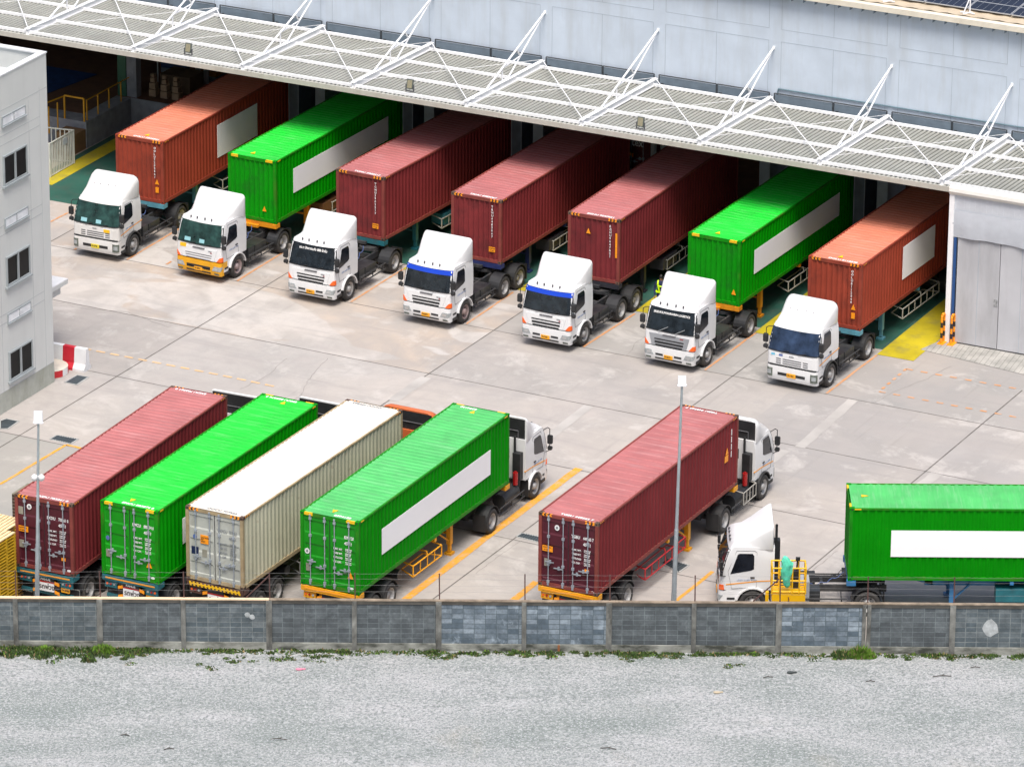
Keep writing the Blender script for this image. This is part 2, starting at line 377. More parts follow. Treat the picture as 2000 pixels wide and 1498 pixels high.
def container(key, P, loc, rz, label, group, ids=('', ''), ribs=False, front=None, back=None, panel=None, ink=WINK, name='shipping_container'):
    z0 = 1.45
    o = empty(name, (loc[0], loc[1], z0 if len(loc) < 3 else loc[2]), R(rz), label=label, cat='shipping container', group=group)
    d = cmeshes(key, P, ribs)
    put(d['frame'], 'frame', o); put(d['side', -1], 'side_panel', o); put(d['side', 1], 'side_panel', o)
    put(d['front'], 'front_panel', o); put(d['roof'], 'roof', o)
    for sx in (-.565, .565):
        dr = put(d['door'], 'door', o, (sx, 0, 0))
        for bx in (-.3, .3):
            # two bars on each leaf
            put(d['bar'], 'locking_bar', dr, (bx + (.06 if sx < 0 else -.06)*1, 0, 0))
        h = put(d['handle'], 'handle', dr, (-.24 if sx < 0 else .0, 0, (0 if sx < 0 else .12)))
        put(d['handle'], 'handle', dr, (.02 if sx < 0 else -.36, 0, (-.16 if sx < 0 else -.08)))
    put(d['seal'], 'seal', o)
    for sx in (0, 1):
        for sy in (0, 1):
            for z in (0, CH-.118):
                c = put(d['cast'], 'corner_casting', o)
                M = Matrix.Diagonal((-1 if sx else 1, -1 if sy else 1, 1, 1)); M.translation = ((W2+.002 if sx else -W2-.002), (CL+.002 if sy else -.002), z+.001)
                c.matrix_local = M
    solid = key.startswith('green')
    hazard(o, key, 0, solid); hazard(o, key, 1, solid)
    a, bb = ids
    # roof numbers at both ends
    if a:
        s = a+' '+bb
        text(s, .20, ink if key != 'cream' else GINK, o, (-.42, .12, CH-.004), (1,0,0), (0,1,0), bold=.03)
        text(s, .20, ink if key != 'cream' else GINK, o, (.42, CL-.12, CH-.004), (-1,0,0), (0,-1,0), bold=.03)
        # door writing (reads from the rear: right is -x)
        yb = CL-.022
        text(a, .17, ink, o, (-.12, yb, 2.10), (-1,0,0), (0,0,1), sx=.8)
        text(bb, .17, ink, o, (-.60, yb, 2.10), (-1,0,0), (0,0,1), sx=.66)
        text('45G1', .17, ink, o, (-.60, yb, 1.86), (-1,0,0), (0,0,1), sx=.86)
        for k, (t1, t2) in enumerate((('MAX. WT.', '32,500 KGS\n71,650 LBS'), ('TARE WT.', '3,890 KGS\n8,580 LBS'), ('PAYLOAD', '28,610 KGS\n63,070 LBS'), ('CU. CAP.', '76.4 CU.M\n2,698 CU.F'))):
            z = 1.62-.17*k
            text(t1, .105, ink, o, (-.15, yb, z), (-1,0,0), (0,0,1), sx=.8)
            text(t2, .07, ink, o, (-.64, yb, z-.01), (-1,0,0), (0,0,1), sx=.8)
        # vertical number on the blank end (faces -y, reading x is +x)
        vs = '\n'.join(a.replace(' ', '')+bb.replace(' ', ''))
        c = text_mesh(vs, .15, ink, 1, .02)
        if front is not None:
            for ch, zz in zip(a.replace(' ', '')+bb.replace(' ', ''), [2.52-.135*i for i in range(16)]):
                pass
            text(vs, .135, ink, o, (.74, -.002, 2.62-.135*len(vs.split(chr(10)))*1.0), (1,0,0), (0,0,1))
    for it in (front or []):
        kind, x, z = (tuple(it)+(0,))[:3]
        if kind == 'tri': sticker(o, 'warning_sticker', (x, -.006, z), (1,0,0), .2, .24, ORDECAL, (0,-1,0), 'tri')
        if kind == 'cap':
            s = sticker(o, 'caution_sticker', (x, -.006, z), (1,0,0), .3, .22, ORDECAL, (0,-1,0))
            text('CAUTION', .06, INK, o, (x-.13, -.008, z+.02), (1,0,0), (0,0,1)); text('9\'6" HIGH', .045, INK, o, (x-.1, -.008, z-.07), (1,0,0), (0,0,1))
        if kind == 'box': sticker(o, 'height_sticker', (x, -.006, z), (1,0,0), .16, .26, ORDECAL, (0,-1,0))
        if kind == 'long':
            sticker(o, 'long_height_sticker', (x, -.03, z), (1,0,0), .09, 1.1, ORDECAL, (0,-1,0))
        if kind == 'roof': sticker(o, 'roof_warning_sticker', (x, .62, CH-.002), (1,0,0), .22, .26, YDECAL, (0,0,1), 'tri')
    for it in (back or []):
        kind, x, z = (tuple(it)+(0,))[:3]; c = (x, CL-.018, z)   # x negative is right when seen from the rear
        X = (-1,0,0); n_ = (0,1,0)
        if kind == 'cau':
            sticker(o, 'caution_sticker', c, X, .42, .22, ORDECAL, n_)
            text('CAUTION', .07, INK, o, (x+.17, CL-.016, z+.02), X, (0,0,1)); text('9\'6" HIGH', .05, INK, o, (x+.15, CL-.016, z-.07), X, (0,0,1))
        if kind == 'sq': 
            sticker(o, 'caution_sticker', c, X, .34, .34, ORDECAL, n_); text('CAUTION\n9\'6"\nHIGH', .075, INK, o, (x+.15, CL-.016, z-.12), X, (0,0,1))
        if kind == 'plate': sticker(o, 'data_plate', c, X, .2, .3, SILVERDEC, n_)
        if kind == 'navy': sticker(o, 'data_plate', c, X, .3, .3, flat('navy_plate', (.01,.02,.07)), n_)
        if kind == 'disc':
            sticker(o, 'round_emblem', c, X, .2, .22, WINK, n_, 'disc'); sticker(o, 'round_emblem', (x, CL-.014, z), X, .1, .12, GINK, n_, 'disc')
        if kind == 'bdisc': sticker(o, 'round_emblem', c, X, .16, .18, BINK, n_, 'disc')
        if kind == 'tri': sticker(o, 'warning_sticker', c, X, .24, .27, ORDECAL, n_, 'tri')
        if kind == 'amb': sticker(o, 'small_sticker', c, X, .17, .12, ORDECAL, n_)
        if kind == 'dot': sticker(o, 'white_sticker', c, X, .16, .09, WINK, n_, 'disc')
        if kind == 'roof': sticker(o, 'roof_warning_sticker', (x, CL-.55, CH-.002), (1,0,0), .22, .26, YDECAL, (0,0,1), 'tri')
        if kind == 'roofr': sticker(o, 'roof_warning_sticker', (x, .5, CH-.002), (-1,0,0), .22, .26, YDECAL, (0,0,1), 'tri')
    if panel:
        side, y0, y1, za, zb = panel
        x = side*(W2-.006); b = MB(); b.box(x, y0, za, x+side*.012, y1, zb); b.build('blank_white_panel', WPANEL, o)
    return o

# ------------------------------------------------------------------ container trailer
def trailer(loc, rz, label, paint, guard, group='container trailers', axles=(9.75, 11.05), sign='orange', front_only=False, flap=False, legs=3.3, rear=True, guards=((4.9, 8.0),), boxy=None):
    o = empty('container_trailer', (loc[0], loc[1], 0), R(rz), label=label, cat='trailer', group=group)
    b = MB()
    for sx in (-.47, .47):
        b.box(sx-.07, 2.9, 1.0, sx+.07, 12.0, 1.32); b.box(sx-.07, .3, 1.24, sx+.07, 2.9, 1.40); b.hexa([(sx-.07,2.5,1.0+.2),(sx+.07,2.5,1.2),(sx+.07,3.2,1.0),(sx-.07,3.2,1.0),(sx-.07,2.5,1.32),(sx+.07,2.5,1.32),(sx+.07,3.2,1.32),(sx-.07,3.2,1.32)])
    for y in (4.2, 5.6, 7.0, 8.4, 9.4): b.box(-.4, y-.05, 1.1, .4, y+.05, 1.28)
    b.build('frame', paint, o)
    for y in (.1, 11.95):
        b = MB(); b.box(-1.2, y-.1, 1.22, 1.2, y+.13, 1.44)
        for sx in (-1, 1): b.box(sx*1.23, y-.14, 1.24, sx*1.0, y+.2, 1.43)
        b.build('bolster', paint, o)
    b = MB(); b.box(-1.2, 6.0, 1.3, 1.2, 6.14, 1.44); b.build('cross_member', paint, o)
    # front light block between bolster posts
    b = MB(); b.box(-.35, -.14, 1.18, .35, 0, 1.3); b.build('coupling_plate', CHASSIS if paint not in (ORA, YEL) else paint, o)
    for sx in (-1, 1):
        b = MB(); b.box(sx*.72, legs-.1, .42, sx*.9, legs+.1, 1.3); b.box(sx*.76, legs-.07, .12, sx*.87, legs+.07, .42); b.box(sx*.66, legs-.16, 0, sx*.96, legs+.16, .09)
        b.beam((sx*.8, legs+.1, .6), (sx*.6, legs+.7, 1.1), .06, .06)
        b.build('landing_leg', paint, o)
    b = MB(); b.beam((-.8, legs, .85), (.8, legs, .85), .07, .07); b.build('leg_brace', paint, o)
    for sx in (-1, 1):
        for (ga, gb) in guards:
            b = MB(); X = sx*1.2; x_in = sx*.55; r = .028
            for z in (.55, .98): b.tube((X, ga, z), (X, gb, z), r, 0, 6)
            b.path([(x_in, ga+.05, 1.1), (X, ga, .98), (X, ga, .55), (x_in, ga+.3, .62)], r)
            b.path([(x_in, gb-.05, 1.1), (X, gb, .98), (X, gb, .55), (x_in, gb-.3, .62)], r)
            k = 1; n = max(2, round((gb-ga)/.6))
            for k in range(1, n):
                y = ga+(gb-ga)*k/n; b.tube((X, y, .55), (X, y, .98), r*.8, 0, 6)
            for y in ((ga+gb)/2, ): b.path([(x_in, y, 1.15), (X*.97, y, 1.15), (X, y, .98)], r)
            b.tube((x_in, ga+.3, .62), (x_in, gb-.3, .62), r, 0, 6)
            b.build('side_guard', guard, o)
    b = MB(); b.tube((-.95, 8.5, .82), (.95, 8.5, .82), .2, 0, 12); b.build('air_tank', TANK, o)
    if boxy:
        b = MB(); b.box(.5, boxy[0], .6, 1.15, boxy[1], 1.1); b.build('tool_box', boxy[2], o)
    for ya in axles:
        b = MB(); b.tube((-.9, ya, .5), (.9, ya, .5), .07, 0, 8); b.box(-.55, ya-.3, .6, -.42, ya+.3, 1.0); b.box(.42, ya-.3, .6, .55, ya+.3, 1.0); b.build('axle', CHASSIS, o)
        for sx in (-1, 1):
            wheel(o, sx*.98, ya, sx, .5, .5, 'rear')
            mudguard(o, sx*.72, sx*1.235, ya, .6, BLACK, .5, 15, 165)
    if rear:
        b = MB(); b.box(-1.2, 12.1, 1.22, 1.2, 12.22, 1.42, 0); b.box(-1.05, 12.222, 1.30, 1.05, 12.235, 1.35, 1)
        b.box(-1.1, 12.0, .5, 1.1, 12.08, .62, 0)
        if paint in (RUSTC,):
            for k in range(14):
                x = -1.1+k*.16; b.prism([(x, 1.24), (x+.08, 1.24), (x+.12, 1.40), (x+.04, 1.40)], 12.221, 12.232, 1, 'y')
        b.build('rear_bumper', [paint, ORSTRIPE if paint is not RUSTC else YDECAL], o)
        for sx in (-1, 1):
            b = MB(); b.box(sx*.62, 12.08, .92, sx*1.12, 12.15, 1.2); lc = b.build('lamp_panel', paint, o)
            for k, mm in enumerate((LENS, REDL, AMBER)):
                b = MB(); x = sx*(.72+.15*k); b.tube((x, 12.14, 1.06), (x, 12.175, 1.06), .045, 0, 10); b.build('rear_lamp', mm, lc)
        b = MB(); b.box(-.34, 12.14, .66, .34, 12.17, 1.0); sg = b.build('trailer_sign', flat('white_sign', (.75,.76,.78)), o)
        b = MB(); b.box(-.34, 12.14, 1.0, .34, 12.172, 1.06, 0); b.box(-.34, 12.14, 1.06, .34, 12.17, 1.2, 1)
        b.build('sign_header', [REDL, BLACK], sg)
        text('\u0e23\u0e16\u0e1e\u0e48\u0e27\u0e07', .26, INK, sg, (.29, 12.172, .70), (-1,0,0), (0,0,1), sx=.9)
        if paint is TEAL: text('PANUS', .12, WINK, sg, (.22, 12.172, 1.07), (-1,0,0), (0,0,1), sx=1.1)
        for sx in (-1, 1):
            b = MB()
            for k in range(3):
                z = .62+.18*k; b.prism([(sx*.36, z), (sx*.56, z-.06), (sx*.56, z+.06), (sx*.36, z+.12)], 12.14, 12.165, k % 2, 'y')
            b.build('hazard_board', [ORDECAL, INK], o)
        b = MB(); b.box(-.98, 12.1, .72, -.62, 12.13, .9); b.build('number_plate', PLATE, o)
        text('74-0035', .1, INK, o, (-.64, 12.135, .76), (-1,0,0), (0,0,1))
        for sx in (-1, 1):
            b = MB(); b.box(sx*.72, 11.78, .12, sx*1.24, 11.8, .78, 0)
            if flap:
                for (p, q) in (((.74,.14),(1.22,.14)), ((.74,.76),(1.22,.76)), ((.74,.14),(.74,.76)), ((1.22,.14),(1.22,.76))):
                    b.beam((sx*p[0], 11.805, p[1]), (sx*q[0], 11.805, q[1]), .012, .02, 1)
            fl = b.build('mud_flap', [BLACK, GUARDW], o)
            if flap: text('PANUS', .12, WINK, fl, (sx*.98+.2, 11.803, .3), (-1,0,0), (0,0,1))
    return o

# ------------------------------------------------------------------ tractor unit (front axle at y=0, faces -y)
def interp(tab, x):
    if x <= tab[0][0]: return tab[0][1]
    for (a, p), (b, q) in zip(tab, tab[1:]):
        if x <= b: return p + (q-p)*(x-a)/(b-a)
    return tab[-1][1]
CABS = {
 # z -> front y, z -> half width, corner radius, rear y
 'hooded': dict(yf=[(.34,-1.20),(.5,-1.27),(.95,-1.27),(1.0,-1.24),(1.7,-1.20),(2.58,-.93),(2.70,-.82)],
                hw=[(.34,1.13),(1.7,1.16),(2.3,1.15),(2.7,1.10)], r=.12, yb=.78,
                fair=[(-.86,2.60,1.02,.05),(-.82,2.72,1.08,.3),(-.62,2.86,1.03,.35),(-.38,2.97,.98,.35),(-.05,3.15,1.04,.3),(.28,3.36,1.11,.22),(.56,3.53,1.16,.18),(.68,3.58,1.17,.16),(.72,3.56,1.15,.16)]),
 'round': dict(yf=[(.34,-1.18),(.5,-1.25),(.95,-1.25),(1.0,-1.22),(1.62,-1.20),(2.55,-.86),(2.66,-.74)],
                hw=[(.34,1.13),(1.7,1.16),(2.3,1.14),(2.66,1.07)], r=.15, yb=.78,
                fair=[(-.80,2.56,.95,.1),(-.74,2.72,1.04,.35),(-.5,2.94,1.06,.42),(-.2,3.14,1.07,.42),(.1,3.32,1.10,.38),(.38,3.45,1.13,.32),(.62,3.49,1.15,.30),(.68,3.46,1.13,.30)]),
}
_tb = {}
def tractor(loc, rz, label, kind='hooded', paint=WHITE, wb=3.8, tandem=False, strip=None, grille='white', bumper=None, glass=GLASS, plate=PLATE,
            plate_txt='71-8072', sign=None, fairing=True, rim=None, side_stripe=False, wiper_up=False, papers=False, extras=(), roof_only=False, zrot=0, group='container tractor units'):
    o = empty('tractor_unit', (loc[0], loc[1], 0), R(rz), label=label, cat='truck', group=group)
    C = CABS[kind]; r = C['r']; yb = C['yb']
    HW = lambda z: interp(C['hw'], z)
    YF = lambda z: interp(C['yf'], z)
    flat_ = lambda z: HW(z)-r
    arc = r*math.pi/2
    def P(s, z, off=0):
        a = abs(s); sg = 1 if s >= 0 else -1; f = flat_(z)
        if a <= f: x, y, nx, ny = a, YF(z), 0, -1
        elif a <= f+arc:
            t = (a-f)/r; x, y, nx, ny = f+r*math.sin(t), YF(z)+r-r*math.cos(t), math.sin(t), -math.cos(t)
        else: x, y, nx, ny = HW(z), YF(z)+r+(a-f-arc), 1, 0
        return (sg*(x+nx*off), y+ny*off, z)
    def smax(z, y): return flat_(z)+arc+(y-YF(z)-r)
    def shell(b, z0, z1, nz, yend, m=0, caps=True):
        zs = [z0+(z1-z0)*k/nz for k in range(nz+1)]
        ts = [-1, -.9, -.8, -.7]
        def row(z):
            sm = smax(z, yend(z) if callable(yend) else yend); f = flat_(z); out = [-sm, -(f+arc+.01)] + [-(f+arc*k/6) for k in range(6, -1, -1)] + [0] + [f+arc*k/6 for k in range(7)] + [f+arc+.01, sm]
            return [P(s, z) for s in out]
        rows = [row(z) for z in zs]; n = len(rows[0])
        b.add(sum(rows, []), [(j*n+i, j*n+i+1, (j+1)*n+i+1, (j+1)*n+i) for j in range(len(rows)-1) for i in range(n-1)], m, True)
        b.add(rows[-1], [tuple(range(n))], m); b.add(rows[0], [tuple(range(n))[::-1]], m)
        b.add([rows[j][0] for j in range(len(rows))]+[rows[j][-1] for j in range(len(rows))], [(j, j+1, len(rows)+j+1, len(rows)+j) for j in range(len(rows)-1)], m)
    def patch(b, s0, s1, z0, z1, off=.012, m=0, s0t=None, s1t=None, nu=14, nv=4, zc=None):
        """curved plate on the front; s*t = limits at the top"""
        s0t = s0 if s0t is None else s0t; s1t = s1 if s1t is None else s1t
        def q(a, c, of):
            l = s0+(s0t-s0)*c; h = s1+(s1t-s1)*c; z = z0+(z1-z0)*c + (zc(a) if zc else 0)
            return P(l+(h-l)*a, z, of)
        b.grid(lambda a, c: q(a, c, off), nu, nv, m)
        edge = [(a/nu, 0) for a in range(nu)] + [(1, c/nv) for c in range(nv)] + [(1-a/nu, 1) for a in range(nu)] + [(0, 1-c/nv) for c in range(nv)]
        v = [q(a, c, off) for a, c in edge] + [q(a, c, -.01) for a, c in edge]; n = len(edge)
        b.add(v, [(i, (i+1) % n, n+(i+1) % n, n+i) for i in range(n)], m)
    def side_poly(b, sg, poly, off=.01, m=0):
        z0 = min(z for y, z in poly); z1 = max(z for y, z in poly); n = len(poly)
        zs = sorted(set([z0+(z1-z0)*k/16 for k in range(17)] + [z for y, z in poly])); rows = []
        for z in zs:
            c = []
            for (ya, za), (yc, zc_) in zip(poly, poly[1:]+poly[:1]):
                if min(za, zc_)-1e-9 <= z <= max(za, zc_)+1e-9:
                    c += [ya, yc] if abs(za-zc_) < 1e-9 else [ya+(yc-ya)*(z-za)/(zc_-za)]
            rows.append((min(c), max(c), z))
        k = len(rows)
        v = []
        for ya, yc, z in rows: v += [(sg*(HW(z)+off), ya, z), (sg*(HW(z)+off), yc, z), (sg*(HW(z)-.03), ya, z), (sg*(HW(z)-.03), yc, z)]
        f = []
        for i in range(k-1):
            a = 4*i; f += [(a, a+1, a+5, a+4), (a, a+4, a+6, a+2), (a+1, a+3, a+7, a+5)]
        f += [(0, 2, 3, 1), (4*k-4, 4*k-3, 4*k-1, 4*k-2)]
        b.add(v, f, m)
    top = 2.70 if kind == 'hooded' else 2.66
    zb = 1.02
    # body shell
    b = MB(); shell(b, zb, top, 12, yb)
    # lower corners and wheel arch skirts
    for sg in (-1, 1):
        x0, x1 = sg*1.138, sg*.95
        arcp = [(.62*math.cos(R(a)), .5+.62*math.sin(R(a))) for a in range(60, 181, 15)]
        poly = [(yb-.05, zb+.02), (yb-.05, .95), (.55, .95)] + [(y, z) for y, z in arcp if z < 1.06 or True]
        poly = [(yb-.02, zb+.06), (yb-.02, zb-.02), (.36, zb-.02)] + [(.62*math.cos(R(a)), .5+.62*math.sin(R(a))) for a in (55, 70, 90, 110, 125, 140, 155, 170)] + [(-.68, .5), (-1.0, .5), (-1.0, zb+.06)]
        b.prism(poly, x0, x1)
    b.box(-.95, -.9, .98, .95, yb-.03, 1.03)
    b.build('cab', paint, o)
    # windscreen
    wz0, wz1 = (1.67, 2.56) if kind == 'hooded' else (1.62, 2.50)
    b = MB(); sb = flat_(wz0)+arc*.78; stp = flat_(wz1)+arc*.62
    patch(b, -sb, sb, wz0, wz1, .012, 0, -stp, stp, 20, 5, zc=lambda a: .05*abs(2*a-1)**2*1.0)
    ws = b.build('windscreen', glass, o)
    b = MB(); patch(b, -sb*1.01, sb*1.01, wz0-.035, wz0-.005, .02, 0, zc=lambda a: .05*abs(2*a-1)**2, nu=20, nv=1); b.build('screen_seal', BLACK, ws)
    if strip:
        b = MB(); k = .78
        patch(b, -(sb+(stp-sb)*k), sb+(stp-sb)*k, wz0+(wz1-wz0)*k, wz1-.01, .018, 0, -stp*.99, stp*.99, 20, 1, zc=lambda a: .05*abs(2*a-1)**2); b.build('sun_strip', strip, ws)
    if sign:
        txt, sz, sxx = sign; z = wz1-.22
        y0 = P(0, z)[1]-.03; tilt = Vector((0, YF(z+.1)-YF(z), .1))
        me = text_mesh(txt, sz, WINK, sxx, .02); w = max(v.co.x for v in me.vertices)
        text(txt, sz, WINK, ws, (-w/2, y0, z), (1,0,0), tilt, sx=sxx)
    for sx in (-.5, .28):
        b = MB(); z0 = wz0+.0
        if wiper_up: b.beam((sx, YF(z0)-.03, z0-.02), (sx+.42, YF(z0+.28)-.1, z0+.22), .05, .02)
        else: b.beam((sx, YF(z0)-.03, z0-.01), (sx+.34, YF(z0+.05)-.035, z0+.07), .035, .02)
        b.build('wiper', BLACK if not wiper_up else STEEL, o)
    if papers:
        for sx, w in ((-.75, .3), (.0, .26)):
            b = MB(); z = wz0+.07; t = Vector((0, YF(z+.16)-YF(z), .16))
            b.hexa([(sx, YF(z)-.016, z), (sx+w, YF(z)-.016, z), (sx+w, YF(z)-.010, z), (sx, YF(z)-.010, z), (sx, YF(z+.16)-.016, z+.16), (sx+w, YF(z+.16)-.016, z+.15), (sx+w, YF(z+.16)-.010, z+.15), (sx, YF(z+.16)-.010, z+.16)])
            b.build('dashboard_paper', flat('pale_blue_paper', (.25,.5,.55)), ws)
    # side windows and doors
    for sg in (-1, 1):
        b = MB()
        dp = [(-.78, 1.06), (.13, 1.12), (.13, 2.5), (.05, 2.57), (-.62, 2.57), (-.93, 1.75)] if kind == 'hooded' else [(-.75, 1.06), (.12, 1.12), (.12, 2.45), (.04, 2.5), (-.55, 2.5), (-.9, 1.7)]
        cx_, cz_ = -.35, 1.8
        v = [(sg*(HW(z)+.004), y, z) for y, z in dp]; n = len(dp)
        for i in range(n): b.beam(v[i], v[(i+1) % n], .016, .008)
        dr = b.build('door', GREYPL, o)
        b = MB(); wp = [(-.84, 1.66), (-.1, 1.80), (.03, 1.86), (.03, 2.38), (-.03, 2.46), (-.52, 2.46), (-.58, 2.42)]
        side_poly(b, sg, wp, .012); b.build('side_window', GLASSS, dr)
        b = MB(); b.box(sg*(HW(1.55)), -.1, 1.5, sg*(HW(1.55)+.03), .06, 1.54); b.build('door_handle', BLACK, dr)
        if side_stripe:
            b = MB(); side_poly(b, sg, [(-1.0, 1.2), (.13, 1.34), (.85, 1.38), (.85, 1.42), (.13, 1.385), (-1.0, 1.245)], .008); b.build('side_stripe', ORSTRIPE, o)
        # faded company writing on the door
        X = (sg, 0, 0)
        text('\u0e1a\u0e23\u0e34\u0e29\u0e31\u0e17 \u0e02\u0e19\u0e2a\u0e48\u0e07 \u0e08\u0e33\u0e01\u0e31\u0e14', .1, flat('faded_blue_lettering', (.3,.36,.5)), dr,
             (sg*(HW(1.45)+.006), -.6 if sg > 0 else .05, 1.36), (0, sg, 0), (0,0,1), bold=.0)
        # mirrors
        X = sg*1.25; y = YF(2.4)-.20; b = MB()
        b.path([(sg*1.08, y+.3, 2.5), (sg*1.18, y+.05, 2.56), (X, y, 2.5), (X, y, 1.6), (sg*1.13, y+.2, 1.56)], .016)
        mr = b.build('mirror', BLACK, o)
        for (za, zb_, ww) in ((1.88, 2.24, .10), (1.62, 1.78, .085)):
            b = MB(); b.loft([[(X+sg*.02-ww*k, y-.05*f, z), (X+sg*.02+ww*k, y-.05*f, z), (X+sg*.02+ww*k, y+.06, z), (X+sg*.02-ww*k, y+.06, z)] for z, k, f in ((za, .8, .5), (za+.04, 1, 1), (zb_-.04, 1, 1), (zb_, .8, .5))], 0, False)
            b.build('mirror_head', BLACK, mr)
    # front panel
    if kind == 'hooded':
        g = paint if grille == 'white' else mat('silver_grille', (.35,.37,.4), .4, .4, var=.06)
        b = MB(); patch(b, -.80, .80, 1.02, 1.52, .022, 0, -.93, .93, 12, 4)
        gp = b.build('grille_panel', g, o)
        for k, (z, h, w) in enumerate(((1.30, .055, .68), (1.17, .09, .66), (1.05, .06, .62))):
            if bumper is YBUMP: z, h = (1.24, .03) if k == 0 else ((1.14, .03) if k == 1 else (1.04, .02))
            b = MB(); patch(b, -w, w, z-h/2, z+h/2, .028, 0, nu=8, nv=1); b.build('grille_slot', BLACK if bumper is not YBUMP else GREYPL, gp)
        b = MB(); patch(b, -.3, .3, 1.49, 1.53, .05, 0, nu=6, nv=1); b.build('grab_handle', GREYPL, gp)
        text('HINO', .07, GINK, gp, (.5, YF(1.40)-.03, 1.40), (1,0,0), (0,0,1)) if grille == 'white' else None
        text('500', .06, REDL, gp, (.6, YF(1.36)-.03, 1.34), (1,0,0), (0,0,1)) if grille == 'white' else text('FM2P', .07, REDL, gp, (.5, YF(1.42)-.03, 1.42), (1,0,0), (0,0,1))
    else:
        b = MB(); patch(b, -.86, .86, 1.04, 1.5, .014, 0, -.9, .9, 12, 3); gp = b.build('grille_panel', paint, o)
        for z in (1.30, 1.21, 1.12):
            for (a, c) in ((-.72, -.5), (-.42, .42), (.5, .72)):
                if z > 1.25 and abs(a) > .45 and abs(c) > .45: pass
                b = MB(); patch(b, a, c, z-.02, z+.02, .02, 0, nu=6, nv=1); b.build('grille_slot', GREYPL, gp)
        text('ISUZU', .08, GINK, gp, (-.14, YF(1.42)-.025, 1.42), (1,0,0), (0,0,1))
        b = MB(); patch(b, -1.1, 1.1, 1.0, 1.05, .02, 0, nu=16, nv=1); b.build('bumper_gap', BLACK, o)
    # bumper
    bp = bumper or paint
    b = MB(); shell(b, .36, .97, 4, -.72)
    bm_ = b.build('bumper', bp, o)
    b = MB(); patch(b, -.62, .62, .43 if kind == 'hooded' else .60, .50 if kind == 'hooded' else .72, .012, 0, nu=8, nv=1)
    if kind == 'hooded': patch(b, -.6, -.26, .60, .68, .012, 0, nu=3, nv=1); patch(b, .26, .6, .60, .68, .012, 0, nu=3, nv=1)
    if bumper is YBUMP: patch(b, -.6, .6, .62, .74, .012, 0, nu=8, nv=1)
    b.build('bumper_slot', BLACK, bm_)
    for sg in (-1, 1):
        b = MB()
        if kind == 'hooded':
            a0, a1 = (.72, 1.12)
            lo, hi = sorted((sg*.70, sg*1.12)); l2, h2 = sorted((sg*.80, sg*1.26)); patch(b, lo, hi, .60, .80, .016, 0, l2, h2, nu=6, nv=3)
            b.build('headlight', LENS, bm_)
            b = MB(); patch(b, *sorted((sg*.80, sg*1.0)), .64, .76, .024, 0, nu=4, nv=2); b.build('lamp_reflector', CHROME, bm_)
            b = MB(); patch(b, *sorted((sg*.82, sg*1.05)), .42, .50, .016, 0, nu=4, nv=1); b.build('fog_light', LENSD, bm_)
            b = MB(); lo, hi = sorted((sg*.92, sg*1.28)); l2, h2 = sorted((sg*1.08, sg*1.24))
            patch(b, lo, hi, 1.02, 1.22, .02, 0, l2, h2, nu=6, nv=3); b.build('turn_signal', AMBER, o)
        else:
            patch(b, *sorted((sg*.86, sg*1.18)), .50, .86, .016, 0, nu=6, nv=3); h = b.build('headlight', LENSD, bm_)
            b = MB(); patch(b, *sorted((sg*.92, sg*1.1)), .60, .78, .022, 0, nu=4, nv=3); b.build('reflector', LENS, h)
        # step and mudguard behind bumper
        b = MB(); b.box(sg*.8, -.98, .38, sg*1.17, -.62, .5); b.box(sg*.8, -.95, .62, sg*1.15, -.66, .70); b.build('cab_step', BLACK, o)
        mudguard(o, sg*.82, sg*1.235, 0, .63, BLACK if kind == 'round' else paint, .5, 8, 168, .05)
        b = MB(); b.box(sg*.85, .62, .28, sg*1.2, .65, .98); b.build('mud_flap', BLACK, o)
    b = MB(); y = P(0, .62)[1]; b.box(-.2, y-.03, .5 if kind == 'hooded' else .56, .2, y-.005, .66 if kind == 'hooded' else .74)
    pl = b.build('number_plate', plate, bm_)
    text(plate_txt, .1, INK, pl, (-.17, y-.032, .535 if kind == 'hooded' else .6), (1,0,0), (0,0,1), sx=.85)
    if 'yellow_tag' in extras or 'yellow_tag_left' in extras:
        x0 = .42 if 'yellow_tag' in extras else -.95
        b = MB(); patch(b, x0, x0+.3, 1.34 if kind == 'round' else 1.44, 1.48 if kind == 'round' else 1.6, .03, 0, nu=3, nv=1); b.build('permit_plate', YDECAL, o)
    if 'blue_stickers' in extras:
        for x0, mm in ((-.95, flat('sky_blue_sticker', (.15,.5,.7))), (-.6, BINK)):
            b = MB(); patch(b, x0, x0+.17, 1.42, 1.5, .02, 0, nu=2, nv=1); b.build('sticker', mm, o)
    # roof fairing
    if fairing:
        rings = []
        for (y, zt, w, rr) in C['fair']:
            zb_ = top-.14; ring = []
            pts = [(-w-.02*0, zb_)]
            wb_ = min(w+.10, HW(top-.12)+.0) if kind == 'hooded' else min(w+.06, HW(top-.1))
            rr = min(rr, max(.03, (zt-zb_)*.8))
            ring = [(-wb_, y, zb_), (-max(w, wb_-.01), y, zb_+min(.08, (zt-zb_)*.3))]
            for k in range(7):
                a = math.pi - k*math.pi/12; ring.append((-w+rr+rr*math.cos(a), y, zt-rr+rr*math.sin(a)))
            for k in range(7):
                a = math.pi/2 - k*math.pi/12; ring.append((w-rr+rr*math.cos(a), y, zt-rr+rr*math.sin(a)))
            ring += [(max(w, wb_-.01), y, zb_+min(.08, (zt-zb_)*.3)), (wb_, y, zb_)]
            rings.append(ring)
        b = MB(); b.loft(rings); fr = b.build('roof_fairing', paint, o)
        if kind == 'hooded' or True:
            for x in (-.62, -.3, .1, .44):
                b = MB()
                if kind == 'hooded': b.tube((x, -.86, 2.70), (x, -.84, 2.79), .035, 0, 8)
                else: b.tube((x, -.18, 3.12), (x, -.17, 3.17), .03, 0, 8)
                b.build('marker_light', GREYPL, fr)
